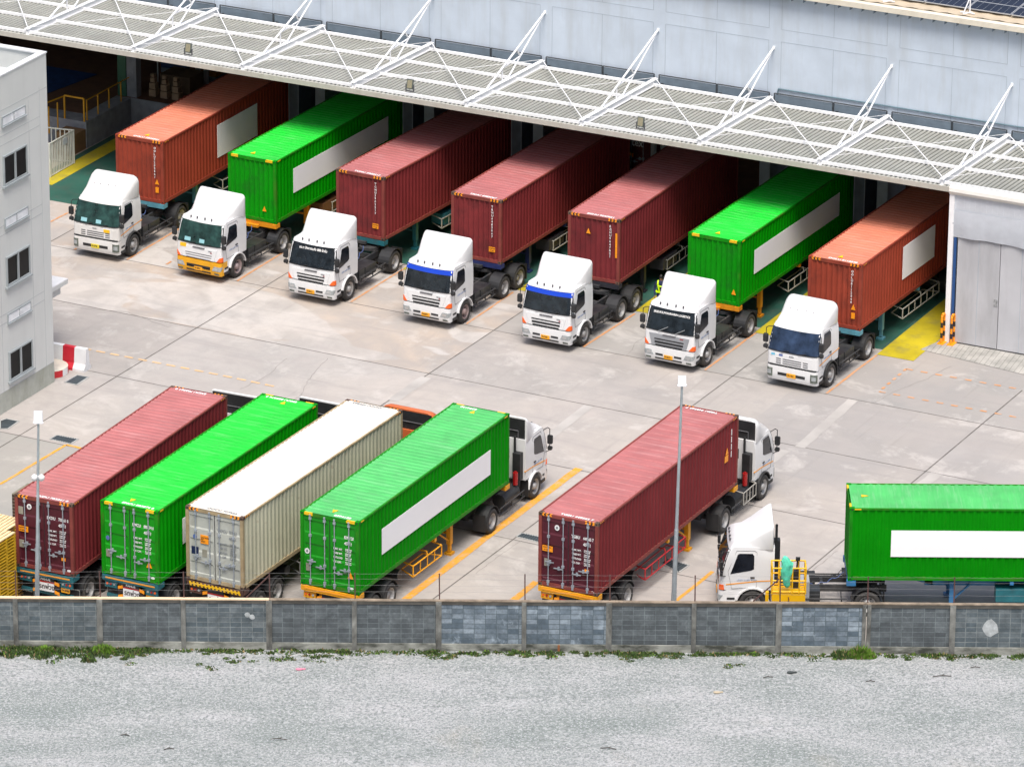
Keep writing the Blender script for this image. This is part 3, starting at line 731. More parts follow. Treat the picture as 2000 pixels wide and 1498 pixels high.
        # black plate standing in for the shade inside the fairing's hollow back
        b = MB(); w = 1.08; b.box(-w, C['fair'][-1][0]+.004, top-.02, w, C['fair'][-1][0]+.012, C['fair'][-1][1]-.05); b.build('fairing_hollow_shade', BLACK, fr)
        b = MB(); b.path([(-.8, C['fair'][-1][0]+.03, top+.0), (-.8, C['fair'][-1][0]+.03, top+.32), (.8, C['fair'][-1][0]+.03, top+.32), (.8, C['fair'][-1][0]+.03, top+.0)], .02); b.build('fairing_brace', GREYPL, fr)
    # cab rear: window, air intake stack
    b = MB(); b.box(-.45, yb+.002, 1.85, .35, yb+.012, 2.25); b.build('rear_window', GLASSS, o)
    b = MB(); b.box(-.72, yb+.03, 1.1, -1.05, yb+.30, 2.2); b.tube((-.75, yb+.15, 2.2), (-.75, yb+.15, 2.85), .05, 0, 8); b.tube((-.87, yb+.15, .8), (-.87, yb+.15, 1.1), .1, 0, 8); b.build('air_intake', BLACK, o); MB().box(.62, yb+.03, .95, .9, yb+.22, 1.7).build('hose_board', BLACK, o)
    # chassis
    ye = wb+(1.35 if tandem else .0)+.75
    b = MB()
    for sx in (-.42, .42): b.box(sx-.04, -1.0, .68, sx+.04, ye, .94)
    for y in (1.2, 1.9, 2.6, wb-.6, ye-.1): b.box(-.38, y-.05, .72, .38, y+.05, .9)
    b.box(-.3, 1.0, .94, .3, 1.8, 1.02)
    b.tube((-.4, .0, .5), (.4, .0, .5), .08); b.build('chassis', CHASSIS, o)
    b = MB(); b.box(-.36, -.7, .55, .36, .9, 1.0); b.build('engine', CHASSIS, o)
    for sg in (-1, 1):
        x0, x1 = sg*.5, sg*1.08
        b = MB()
        if sg > 0:
            b.box(x0, 1.05, .5, x1, 1.5, .98); b.box(x0, 1.58, .48, x1, min(2.5, wb-.9), .95)
        else: b.tube((sg*.78, 1.1, .68), (sg*.78, min(2.4, wb-.9), .68), .28, 0, 14)
        b.build('battery_box' if sg > 0 else 'fuel_tank', TANK, o)
        b = MB(); b.tube((sg*1.17, .9, .42), (sg*1.17, wb-.75, .42), .03, 0, 6); b.tube((sg*1.17, .95, .68), (sg*1.17, wb-.75, .68), .03, 0, 6)
        for y in (1.1, (1+wb-.8)/2, wb-.95): b.tube((sg*1.17, y, .42), (sg*1.17, y, .68), .022, 0, 6); b.tube((sg*1.17, y, .5), (sg*.5, y, .7), .022, 0, 6)
        b.build('side_rail', CHASSIS, o)
        wheel(o, sg*1.06, 0, sg, .5, .3, 'front', rim)
        for ya in ([wb, wb+1.35] if tandem else [wb]):
            wheel(o, sg*.96, ya, sg, .5, .54, 'rear')
            mudguard(o, sg*.7, sg*1.25, ya, .6, BLACK, .5, 5, 172)
        b = MB(); b.box(sg*.7, ye-.15, .25, sg*1.23, ye-.12, .95); b.build('mud_flap', BLACK, o)
    b = MB(); 
    for ya in ([wb, wb+1.35] if tandem else [wb]): b.tube((-.9, ya, .5), (.9, ya, .5), .1); b.tube((-.2, ya, .5), (.2, ya, .5), .2)
    b.build('rear_axle', CHASSIS, o)
    yk = wb+(.5 if tandem else -.1)
    b = MB(); b.prism([(.45*math.cos(k*math.pi/6), yk+.45*math.sin(k*math.pi/6)) for k in range(12)], .98, 1.10, 0, 'z'); b.box(-.42, yk-.3, .92, .42, yk+.3, .99); b.build('fifth_wheel', CHASSIS, o)
    # air hoses
    for sx, mm in ((-.15, REDL), (.15, BINK)):
        b = MB(); pts = []
        for k in range(25):
            t = k/24; pts.append((sx+.05*math.cos(k*1.7), yb+.1+t*(wb-1.7), 1.45-.55*math.sin(math.pi*t)*1-.15*t+.05*math.sin(k*1.7)))
        b.path(pts, .013, 0, 4); b.build('air_hose', mm if sx > 0 else BLACK, o)
    if 'rack' in extras:
        b = MB(); X = -1.2
        for z in (.45, .95): b.tube((X, .75, z), (X, 1.95, z), .025, 0, 6)
        for y in (.75, 1.05, 1.35, 1.65, 1.95): b.tube((X, y, .45), (X, y, .95), .025, 0, 6)
        b.path([(X, .75, .95), (-.6, .8, 1.0)], .025); b.path([(X, 1.95, .95), (-.6, 1.9, 1.0)], .025); b.build('side_rack', GUARDW, o)
    if 'grey_box' in extras:
        MB().box(.45, 1.35, .55, 1.15, 2.1, 1.35).build('grey_equipment_box', mat('grey_box_paint', (.3,.32,.34), .5), o)
    if 'red_can' in extras:
        b = MB(); b.tube((-.95, yb+.5, 1.0), (-.95, yb+.5, 1.5), .1, 0, 10); b.tube((-.95, yb+.5, 1.5), (-.95, yb+.5, 1.55), .05, 0, 8); b.build('fire_extinguisher', REDL, o)
    return o

# ================================================================== WORLD
S.world = bpy.data.worlds.new('World'); S.world.use_nodes = True
nt = S.world.node_tree; bg = nt.nodes['Background']
SUN_EL, SUN_AZ = R(65), R(180)      # azimuth clockwise from +Y
sky = nt.nodes.new('ShaderNodeTexSky'); sky.sky_type = 'NISHITA'; sky.sun_disc = False
sky.sun_elevation = SUN_EL; sky.sun_rotation = SUN_AZ; sky.air_density = 1.0; sky.dust_density = 4.0; sky.ozone_density = .6
wtc = N(nt, 'ShaderNodeTexCoord'); wsp = N(nt, 'ShaderNodeSeparateXYZ'); nt.links.new(wtc.outputs['Generated'], wsp.inputs[0])
# overcast sky: the zenith is about three times as bright as the horizon
wg = ramp(nt, wsp.outputs[2], 0, .9, .15, 1.35)
wcb = N(nt, 'ShaderNodeCombineXYZ')
for i_ in range(3): nt.links.new(wg, wcb.inputs[i_])
nt.links.new(mixc(nt, 1.0, mixc(nt, .35, sky.outputs[0], (1.5,1.5,1.5)), wcb.outputs[0], 'MULTIPLY'), bg.inputs[0]); bg.inputs[1].default_value = .15
sl = bpy.data.lights.new('sun', 'SUN'); sl.energy = 2.1; sl.angle = R(26); sl.color = (1, .95, .88)
so = bpy.data.objects.new('sun', sl); COL.objects.link(so)
sd = Vector((math.sin(SUN_AZ)*math.cos(SUN_EL), math.cos(SUN_AZ)*math.cos(SUN_EL), math.sin(SUN_EL)))
so.rotation_euler = sd.to_track_quat('Z', 'Y').to_euler(); so.location = (0, 0, 60)
S.view_settings.view_transform = 'Standard'; S.view_settings.look = 'None'; S.view_settings.exposure = .66; S.view_settings.gamma = 1
cam = bpy.data.cameras.new('camera'); cam.lens = F_PX/2000*36; cam.sensor_width = 36; cam.clip_start = 1; cam.clip_end = 3000
co = bpy.data.objects.new('camera', cam); COL.objects.link(co); S.camera = co
M = Matrix((_r, _u, -_fw)).transposed().to_4x4(); M.translation = CAM; co.matrix_world = M
S.cycles.use_denoising = True
S.cycles.max_bounces = 6

# ================================================================== GROUND
def ground_mat(name, base, var, sc1, bump=0, pebble=False):
    m, nt, b = principled(name)
    n1 = noise(nt, sc1, detail=6, rnd=False); col = mixc(nt, ramp(nt, n1, .35, .65), tuple(x*(1-var) for x in base), tuple(x*(1+var) for x in base))
    if pebble:
        n2 = noise(nt, 5.5, detail=3, rough=.9, rnd=False); col = mixc(nt, ramp(nt, n2, .42, .58, .0, 1), mixc(nt, .75, col, (.10,.12,.115), 'MULTIPLY') , col)
        n3 = noise(nt, .25, detail=3, rnd=False, sc=(.6, 1.6, 1)); col = mixc(nt, ramp(nt, n3, .5, .75, 0, .3), col, (.34,.31,.26))
    nt.links.new(col, b.inputs['Base Color']); b.inputs['Roughness'].default_value = .9
    if bump:
        n4 = noise(nt, 7, detail=4, rough=.8, rnd=False); bp = N(nt, 'ShaderNodeBump'); bp.inputs['Strength'].default_value = bump; bp.inputs['Distance'].default_value = .06
        nt.links.new(n4, bp.inputs['Height']); nt.links.new(bp.outputs[0], b.inputs['Normal'])
    return m
def gravel_mat():
    m, nt, b = principled('gravel')
    big = noise(nt, .30, detail=6, rnd=False, sc=(.5, 1.3, 1), rough=.65, dist=.4)
    mid = noise(nt, .9, detail=5, rnd=False, rough=.7)
    fine = noise(nt, 6.8, detail=4, rnd=False, rough=.95)
    col = mixc(nt, ramp(nt, big, .36, .64), (.265,.30,.29), (.47,.475,.485))
    col = mixc(nt, ramp(nt, mid, .55, .75, 0, .35), col, (.25,.29,.27))
    tan = noise(nt, .22, detail=4, rnd=False, sc=(1.0, .8, 1), dist=.6)
    col = mixc(nt, ramp(nt, tan, .63, .75, 0, .45), col, (.48,.42,.34))
    col = mixc(nt, ramp(nt, fine, .40, .55, .8, 0), col, (.12,.15,.145))
    f2 = noise(nt, 11, detail=2, rnd=False, rough=.8)
    col = mixc(nt, ramp(nt, f2, .53, .61, 0, .6), col, (.62,.63,.65))
    nt.links.new(col, b.inputs['Base Color']); b.inputs['Roughness'].default_value = .95
    bp = N(nt, 'ShaderNodeBump'); bp.inputs['Strength'].default_value = .9; bp.inputs['Distance'].default_value = .09
    nt.links.new(fine, bp.inputs['Height']); nt.links.new(bp.outputs[0], b.inputs['Normal'])
    return m
WALL_Y = -24.45
b = MB(); b.grid(lambda a, c: (-900+1800*a, -900+1800*c, -.02), 12, 12, 0, False)
b.build('ground', ground_mat('earth', (.3,.3,.28), .1, .05), kind='structure')
def bumpy(x, y): return .025*math.sin(x*.9+y*.4)+.02*math.sin(y*1.7-x*.3)
b = MB(); b.grid(lambda a, c: (-45+90*a, -70+(WALL_Y+70)*c, .02+bumpy(-45+90*a, -70+(WALL_Y+70)*c)*(1-c**6)), 90, 46, 0, True)
b.build('gravel_ground', gravel_mat(), kind='structure')

# yard frame follows the joints of the concrete
GA = math.atan2(-15.432, 29.748); G0 = Vector((-3.436, 3.387, 0))
def g2w(x, y, z=0): return Vector((G0.x+x*math.cos(GA)-y*math.sin(GA), G0.y+x*math.sin(GA)+y*math.cos(GA), z))
def w2g(p): dx, dy = p[0]-G0.x, p[1]-G0.y; return (dx*math.cos(GA)+dy*math.sin(GA), -dx*math.sin(GA)+dy*math.cos(GA))
def yard_mat():
    m, nt, b = principled('yard_concrete')
    tc = N(nt, 'ShaderNodeTexCoord'); sp = N(nt, 'ShaderNodeSeparateXYZ'); nt.links.new(tc.outputs['Object'], sp.inputs[0])
    X, Y = sp.outputs[0], sp.outputs[1]
    def math_(op, a, c):
        n = N(nt, 'ShaderNodeMath', operation=op)
        for i, v in enumerate((a, c)):
            if hasattr(v, 'links'): nt.links.new(v, n.inputs[i])
            else: n.inputs[i].default_value = v
        return n.outputs[0]
    # slab number -> its own shade
    ix = math_('FLOOR', math_('DIVIDE', X, 11.17), 0)
    iy = math_('ADD', math_('ADD', math_('GREATER_THAN', Y, 5.75), math_('GREATER_THAN', Y, 0.0)), math_('ADD', math_('GREATER_THAN', Y, -6.45), math_('GREATER_THAN', Y, -13.9)))
    cb = N(nt, 'ShaderNodeCombineXYZ'); nt.links.new(ix, cb.inputs[0]); nt.links.new(iy, cb.inputs[1])
    wn = N(nt, 'ShaderNodeTexWhiteNoise'); nt.links.new(cb.outputs[0], wn.inputs['Vector'])
    n1 = noise(nt, .22, detail=6, rnd=False, rough=.6); n2 = noise(nt, 1.1, detail=7, rnd=False, rough=.7); n3 = noise(nt, .8, detail=5, rnd=False, sc=(.18, 1.6, 1), dist=.4)
    col = mixc(nt, wn.outputs[0], (.41,.375,.35), (.475,.44,.415))
    col = mixc(nt, ramp(nt, n1, .35, .65), mixc(nt, 1.0, col, (.84,.86,.86), 'MULTIPLY'), col)
    col = mixc(nt, ramp(nt, n3, .5, .72, 0, .42), col, (.30,.28,.275))
    col = mixc(nt, ramp(nt, n2, .42, .62), mixc(nt, 1.0, col, (.90,.91,.92), 'MULTIPLY'), col)
    # sandy slabs on the left half
    left = math_('MULTIPLY', math_('LESS_THAN', X, 0.0), math_('GREATER_THAN', Y, 0.0))
    n4 = noise(nt, .3, detail=5, rnd=False, rough=.55)
    col = mixc(nt, math_('MULTIPLY', left, ramp(nt, n4, .38, .58, .0, .85)), col, (.54,.425,.33))
    # wet looking stains with pale islands
    n5 = noise(nt, .2, detail=3, rnd=False, sc=(.7, 1.3, 1), dist=.8)
    isl = math_('MULTIPLY', left, ramp(nt, n5, .52, .545))
    col = mixc(nt, math_('MULTIPLY', left, .35), col, (.36,.33,.30))
    col = mixc(nt, math_('MULTIPLY', isl, .85), col, (.52,.495,.47))
    n6 = noise(nt, .35, detail=4, rnd=False, dist=.5)
    dk = math_('MULTIPLY', math_('GREATER_THAN', Y, 0.0), ramp(nt, n6, .48, .62, 0, .55))
    col = mixc(nt, dk, col, (.29,.275,.26))
    # greyer concrete near the docks on the right, and by the parked trailers
    rt = math_('MULTIPLY', math_('GREATER_THAN', X, 0.0), math_('GREATER_THAN', Y, 5.75))
    col = mixc(nt, math_('MULTIPLY', rt, ramp(nt, n2, .3, .7, .4, .8)), col, (.28,.28,.27))
    lw = math_('MULTIPLY', math_('LESS_THAN', X, -6), math_('LESS_THAN', Y, -13.9))
    col = mixc(nt, math_('MULTIPLY', lw, ramp(nt, n1, .3, .7, .4, .8)), col, (.27,.285,.27))
    lw = math_('MULTIPLY', math_('GREATER_THAN', X, 14), math_('GREATER_THAN', Y, -3))
    col = mixc(nt, math_('MULTIPLY', lw, ramp(nt, n1, .4, .6, .2, .6)), col, (.30,.29,.285))
    col = mixc(nt, ramp(nt, n2, .5, .8, 0, .3), col, (.3,.285,.27))
    n7 = noise(nt, 14, detail=4, rnd=False, rough=.9); col = mixc(nt, ramp(nt, n7, .3, .7, .22, 0), col, (.2,.19,.18))
    n11 = noise(nt, .13, detail=4, rnd=False); col = mixc(nt, ramp(nt, n11, .45, .68, 0, .35), col, (.50,.44,.385))
    # drip lines and tyre marks
    n8 = noise(nt, 2.2, detail=3, rnd=False, sc=(1.4, .07, 1)); col = mixc(nt, ramp(nt, n8, .6, .75, 0, .22), col, (.2,.19,.18))
    n9 = noise(nt, .45, detail=7, rnd=False, rough=.72, dist=.4); col = mixc(nt, ramp(nt, n9, .50, .66, 0, .5), col, (.33,.305,.29)); col = mixc(nt, ramp(nt, n9, .46, .34, 0, .5), col, (.53,.50,.475))
    n10 = noise(nt, 1.0, detail=4, rnd=False, sc=(.12, 1.9, 1), dist=.8); col = mixc(nt, ramp(nt, n10, .58, .68, 0, .3), col, (.26,.245,.24))
    nt.links.new(col, b.inputs['Base Color']); b.inputs['Roughness'].default_value = .85
    return m
b = MB()
pts = [w2g(p) for p in ((-70, WALL_Y), (70, WALL_Y), (70, 90), (-70, 90))]
b.add([(x, y, 0) for x, y in pts], [(0,1,2,3)])
yd = b.build('yard_pavement', yard_mat(), kind='structure'); yd.location = G0; yd.rotation_euler.z = GA; yd.location.z = .0

JOINT = flat('joint_tar', (.14,.13,.12), .9, var=.3)
def strips(name, segs, m, z, w=.06, kind='structure', label=None, jag=0):
    b = MB()
    for p, q, *ww in segs:
        p = Vector(p); q = Vector(q); p.z = q.z = 0; d = (q-p); L = d.length; d.normalize(); n = Vector((-d.y, d.x, 0))*((ww[0] if ww else w)/2)
        if not jag: b.add([p-n+Vector((0,0,z)), q-n+Vector((0,0,z)), q+n+Vector((0,0,z)), p+n+Vector((0,0,z))], [(0,1,2,3)])
        else:
            k = max(2, int(L/jag)); o = []
            for i in range(k+1):
                c = p+d*(L*i/k)+n.normalized()*random.uniform(-1, 1)*(.015 if jag > .3 else .04)
                s_ = random.uniform(.9, 1.05) if jag > .3 else random.uniform(.4, 1.1); o += [c-n*s_+Vector((0,0,z)), c+n*s_+Vector((0,0,z))]
            b.add(o, [(2*i, 2*i+2, 2*i+3, 2*i+1) for i in range(k)])
    return b.build(name, m, kind=kind)
segs = []
for gy, a0, a1 in ((5.75, -60, 60), (0, -60, 60), (-6.45, -60, 60), (-13.9, -60, 60)): segs.append((g2w(a0, gy), g2w(a1, gy), .05))
for k in range(-4, 5): segs.append((g2w(k*11.17, -60), g2w(k*11.17, 10.0), .06))
segs = [(p, q, w) for p, q, w in segs]
o_ = []
for p, q, w in segs:      # keep inside the yard wall
    for e in (0, 1):
        a, c = (p, q) if e == 0 else (q, p)
        if a.y < WALL_Y+.2:
            t = (WALL_Y+.2-a.y)/(c.y-a.y); a2 = a+(c-a)*t
            if e == 0: p = a2
            else: q = a2
    o_.append((p, q, w))
strips('expansion_joint', o_, JOINT, .004)
cr = []
for pl in ([(1263,655),(1240,672),(1236,682),(1222,694)], [(1707,786),(1725,778),(1741,767),(1770,756),(1811,740),(1857,715)], [(640,700),(600,745),(590,770),(560,790)],[(1019,1056),(950,1104),(930,1120)],
           [(1636,1075),(1570,1128)], [(560,700),(520,735),(470,760)], [(290,815),(300,790),(330,770)], [(140,600),(250,610),(330,640)]):
    for a, c in zip(pl, pl[1:]): cr.append((at(*a), at(*c), .035))
strips('concrete_crack', cr, flat('crack_grey', (.26,.245,.23), .9), .006, jag=.25)
PATCH = ground_mat('repair_concrete', (.395,.375,.355), .12, .6)
strips('concrete_patch', [(at(1150,793), at(1070,855), .45), (at(1667,781), at(1562,874), .45), (at(1535,880), at(1500,905), .4), (at(832,737), at(768,783), .5), (at(1830,925), at(1800,948), .5)], PATCH, .008, jag=.5)

# painted lines
def paint_mat(name, c, wear=.5):
    m, nt, b = principled(name)
    n1 = noise(nt, 3.5, detail=7, rnd=False, rough=.75); n2 = noise(nt, .7, detail=2, rnd=False)
    col = mixc(nt, ramp(nt, n1, .55-.12*wear, .75, 0, wear*1.4), c, (.42,.39,.36)); col = mixc(nt, ramp(nt, n2, .4, .6, 0, .2), col, tuple(x*.5 for x in c))
    nt.links.new(col, b.inputs['Base Color']); b.inputs['Roughness'].default_value = .8; return m
ORP = paint_mat('orange_line_paint', (.60,.27,.10), .85); YLP = paint_mat('yellow_line_paint', (.70,.33,.03), .6); PALEP = paint_mat('faded_yellow_paint', (.72,.46,.22), .8)
ls = []
for a, c in (((248,507.7),(352,446)), ((463,549),(560,489)), ((685,590),(787,526.5)), ((911,633),(1003,571)), ((1139,678),(1240,613)), ((1376,723),(1476,650.5)), ((1614,768.6),(1712,694)), ((92,437),(145,410)), ((145,488),(160,479)), ((572,566),(588,556)), ((325,517),(335,511))):
    ls.append((at(*a), at(*c), .11))
strips('bay_line', ls, ORP, .012, jag=.9)
strips('bay_line', [(at(1131,915), at(984,1024), .34), (at(984,1024), at(770,1187), .34), (at(1048,1136), at(980,1190), .3), (at(1392,1116), at(1310,1182), .16), (at(0,946), at(129,869), .14), (at(129,869), at(160,876), .14), (at(0,832), at(14,836), .14), (at(700,880), at(560,1000), .3), (at(870,905), at(640,1080), .3)], YLP, .012, jag=.9)
ds = []
for a, c, n in (((107,670),(436,734),12), ((436,734),(545,757),4)):
    A, Cc = at(*a), at(*c)
    for k in range(n): ds.append((A+(Cc-A)*(k/n), A+(Cc-A)*((k+.62)/n), .13))
strips('dashed_line', ds, PALEP, .012)
ds = []
for a, c, n in (((1770,721),(2000,762),8), ((1770,721),(1717,765),5), ((1717,765),(2000,818),10)):
    A, Cc = at(*a), at(*c)
    for k in range(n): ds.append((A+(Cc-A)*(k/n), A+(Cc-A)*((k+.45)/n), .12))
strips('dashed_line', ds, ORP, .012)

# ================================================================== WAREHOUSE  (frame: x along the front, y inwards)
BA = R(-26.42); PO = at(1850, 668)
def b2w(u, v, z=0): return Vector((PO.x+u*math.cos(BA)-v*math.sin(BA), PO.y+u*math.sin(BA)+v*math.cos(BA), z))
WALLP = mat('wall_panel_paint', (.545,.62,.71), .7, var=.07, scale=.8, dirt=.5, dcol=(.42,.45,.47), dsc=(1,1,.12), dscale=1.4)
WSTEEL = mat('white_steel', (.88,.89,.91), .5, var=.03, dirt=.12, dcol=(.5,.5,.5))
SHEET = mat('canopy_sheet', (.38,.385,.355), .55, .1, var=.12, scale=.7, dirt=.3, dcol=(.22,.21,.17), dsc=(2,.2,1))
FASCIA = mat('canopy_fascia', (.48,.47,.42), .6, var=.08, dirt=.3, dcol=(.3,.28,.22))
DARKFR = flat('dark_rail_paint', (.05,.06,.07), .6)
GUTTER = mat('gutter_steel', (.17,.22,.27), .6, .1, var=.12, dirt=.4, dcol=(.12,.14,.16))
SEAM = flat('panel_seam', (.38,.44,.50), .9)
CREAMR = mat('roof_gutter_cream', (.72,.67,.56), .6, var=.05, dirt=.2, dcol=(.4,.35,.25))
ROOFB = mat('roof_sheet_beige', (.50,.42,.31), .6, var=.08, dirt=.25, dcol=(.35,.3,.22))
wh = empty('warehouse', PO, BA, label='long pale blue warehouse with a white braced canopy over its truck docks', cat='warehouse')
V0 = 8.05; UL, UR = -62, 14; ZB, ZT = 6.4, 11.47
b = MB(); b.box(UL, V0, ZB, UR, V0+.3, ZT)
wl = b.build('wall', WALLP, wh)
b = MB(); w = .018; y0, y1 = V0-.006, V0+.01
for k in range(-10, 3):
    c = -.60+5.57*k
    for (za, zb) in ((6.6, 9.26), (9.82, 11.35)):
        for x in (c-.3, c+.3, c+2.77): b.box(x-w/2, y0, za, x+w/2, y1, zb)
        for z in (za, zb):
            if z > 6.4: b.box(c+.3, y0, z-w/2, c+5.27, y1, z+w/2)
b.build('panel_seams', SEAM, wl)
b = MB(); b.box(UL, V0-.42, ZT-.02, UR, V0-.02, ZT+.22); b.box(UL, V0-.06, ZT-.14, UR, V0-.004, ZT-.02, 1)
for k in range(140):
    x = UL+.55*k
    if x < UR: b.box(x, V0-.425, ZT-.16, x+.02, V0-.1, ZT-.02, 1)
b.build('roof_gutter', [CREAMR, GUTTER], wh)
b = MB(); pr = []; u = UL
n = 190
v = []
for i in range(n):
    u = UL+(UR-UL)*i/(n-1); h = .04*(i % 2)
    v += [(u, V0-.1, ZT+.24+h), (u, 60, ZT+.24+h+2.0)]
b.add(v, [(2*i, 2*i+2, 2*i+3, 2*i+1) for i in range(n-1)]); b.build('roof', ROOFB, wh)
# interior
CONC = mat('dock_concrete', (.26,.28,.31), .8, var=.2, dirt=.4, dcol=(.12,.12,.12), dsc=(1,1,.4))
BROWNF = mat('brown_dock_floor', (.14,.075,.045), .7, var=.2); BLUEF = flat('blue_tarpaulin', (.015,.06,.2), .6, var=.3)
GREENF = mat('green_dock_floor', (.022,.095,.072), .6, var=.25, scale=.6, dirt=.5, dcol=(.09,.10,.09), dsc=(1,1,1)); YELF = mat('yellow_dock_floor', (.46,.38,.015), .6, var=.2, scale=.8, dirt=.6, dcol=(.20,.19,.08), dsc=(1,1,1))
b = MB(); b.box(UL, 30, 0, UR, 30.2, 14); b.box(UL-.2, 9.0, 0, UL, 30, 14); b.build('back_wall', CONC, wh)
b = MB(); b.box(UL, 9.0, .0, UR, 29.9, 1.3); b.build('dock_floor', [BROWNF], wh)
b = MB(); b.box(-45, 8.93, .0, 0, 8.99, 1.3); b.build('dock_face', CONC, wh)
b = MB(); b.box(UL, 4.9, 0, -45.02, 8.98, 1.28)
pf = b.build('dock_platform', CONC, wh)
b = MB(); b.box(UL, 5.9, 1.285, -45.8, 9, 1.30); b.build('platform_paint', BROWNF, pf)
b = MB(); b.hexa([(-56,7.6,1.305),(-48.8,7.6,1.305),(-48.2,11.2,1.305),(-56,11.2,1.305),(-56,7.6,1.33),(-48.8,7.6,1.33),(-48.2,11.2,1.33),(-56,11.2,1.33)]); b.build('blue_sheet', BLUEF, pf)
b = MB(); b.box(-46.1, 3.9, 0, -45.05, 4.88, .95); b.box(-46.1, 3.5, 0, -45.05, 3.88, .5); b.build('dock_step', mat('brown_step', (.22,.13,.06), .8), pf)
b = MB(); P = [(-46.3,3.7),(-46.2,5.0),(-45.15,5.0),(-45.15,9.0)]
for (x, y) in P[:1]+[(-46.25,4.4)]: b.tube((x, y, .9), (x, y, 2.2), .035)
b.path([(-46.9, 2.6, 2.2), (-46.25, 4.9, 2.35)], .035); b.tube((-46.6,3.6,1.0),(-46.6,3.6,2.25),.035)
b.path([(-46.2,4.95,1.28),(-46.2,4.95,2.4),(-45.15,4.95,2.4),(-45.15,4.95,1.0)], .045)
for y in (5.2, 6.2, 7.2, 8.3, 9.1): b.tube((-45.15, y, 1.2), (-45.15, y, 2.25), .035)
b.tube((-45.15, 5.2, 2.25), (-45.15, 9.1, 2.25), .03)
b.build('yellow_railing', flat('yellow_rail_paint', (.65,.33,.01), .5), pf)
b = MB(); b.box(-45.75, 9.02, 1.3, -45.3, 9.5, 6.0, 0); b.box(-45.75, 9.0, 5.0, -45.45, 9.015, 5.3, 1); b.box(-45.27, 9.05, 1.3, -44.75, 9.5, 6.0, 2)
b.build('column', [mat('green_column', (.03,.13,.07), .6), YDECAL, CONC], wh)
SHEL = mat('dock_shelter_fabric', (.10,.12,.16), .8, var=.2); SHEL2 = mat('pale_dock_post', (.26,.30,.36), .7, var=.1)
# fabric dock shelters, each a frame round one bay
for k in range(7):
    if True:
        uc = -37.0+5.55*k+ (0.0)
        rr = {0:(None,-35.0), 1:(-34.1,-29.1), 2:(-28.5,-23.6), 3:(-23.0,None), 4:(None,None), 5:(-11.9,-6.9), 6:(-6.3,None)}[k]
        if rr == (None, None): continue
        if rr[0] is not None: b = MB(); b.box(rr[0]-.02, 7.1, 0.9, rr[0]+.48, 9.15, 5.6, 1); b.build('dock_shelter_side', [SHEL, SHEL2], wh)
        if rr[1] is None: continue
        b = MB(); b.box(rr[1]-.5, 7.1, .9, rr[1], 9.15, 5.6, 0); b.box(rr[1]-.51, 7.08, .9, rr[1]-.47, 7.1, 5.6, 1); b.box(rr[1]-.02, 7.08, .9, rr[1]+.02, 7.1, 5.6, 1)
        b.build('dock_shelter_side', [SHEL, SHEL2], wh)
for u0 in (-17.98, -17.5, -43.4, -42.95): b = MB(); b.tube((u0, 9.1 if u0 > -20 else 12.5, 1.3), (u0, 9.1 if u0 > -20 else 12.5, 6.0), .13, 0, 10); b.build('pipe', mat('pale_pipe', (.45,.5,.5), .6), wh)
for u0 in (-29, -23.4, -6.5, -39.6): b = MB(); b.box(u0-.25, 9.22, 1.3, u0+.25, 9.6, 6.0); b.build('column', SHEL2, wh)
# gate enclosure on the right
GATEW = mat('gate_sheet', (.50,.51,.54), .6, var=.08, scale=.6, dirt=.5, dcol=(.26,.26,.27), dsc=(1,1,.2), dscale=.9)
TARP = mat('grey_tarpaulin', (.50,.53,.58), .7, var=.05, dirt=.25, dcol=(.35,.37,.4), bump=.6, bscale=2)
b = MB(); b.box(-.05, .02, 5.0, UR, .1, 6.7, 0); b.box(-.05, .1, 4.7, .05, 8.0, 6.6, 0); b.box(-.05, .1, 0, .0, 8.9, 4.7, 0)
for u0 in [x*.25 for x in range(0, 56)]: b.box(u0, .012, 6.0, u0+.015, .02, 6.7)
gt = b.build('gate_wall', mat('gate_wall_paint', (.60,.63,.68), .6, var=.05), wh)
b = MB(); n, mm = 60, 10
b.grid(lambda a, c: (.02+a*13.9, -.03-.05*abs(math.sin(a*19))*(1-c)-.06*math.sin(c*math.pi)*.5+.03*math.sin(a*71)*(1-c)**2, 4.72+.05*abs(math.sin(a*13))+c*(1.2-.05*abs(math.sin(a*13)))), n, mm)
b.build('roller_tarpaulin', TARP, wh)
b = MB(); b.box(-.12, -.06, 0, .10, .1, 6.8); b.build('gate_post', WSTEEL, wh)
b = MB(); b.box(.13, -.02, .05, .24, .06, 4.7); b.build('blue_strip', flat('blue_trim', (.02,.08,.25), .6), wh)
for k in range(7):
    b = MB(); x0 = .30+k*1.93; b.box(x0, .03, .06, x0+1.9, .09, 4.72)
    for j in (1,): b.box(x0+.95-.008, .022, .06, x0+.95+.008, .03, 4.72, 1)
    g = b.build('gate_leaf', [GATEW, SEAM], wh)
    if k == 0:
        b = MB(); b.box(x0+1.7, .01, 1.95, x0+1.95-.08, .028, 2.25); b.build('notice_plate', flat('grey_notice', (.3,.31,.32), .7, var=.5, scale=12), g)

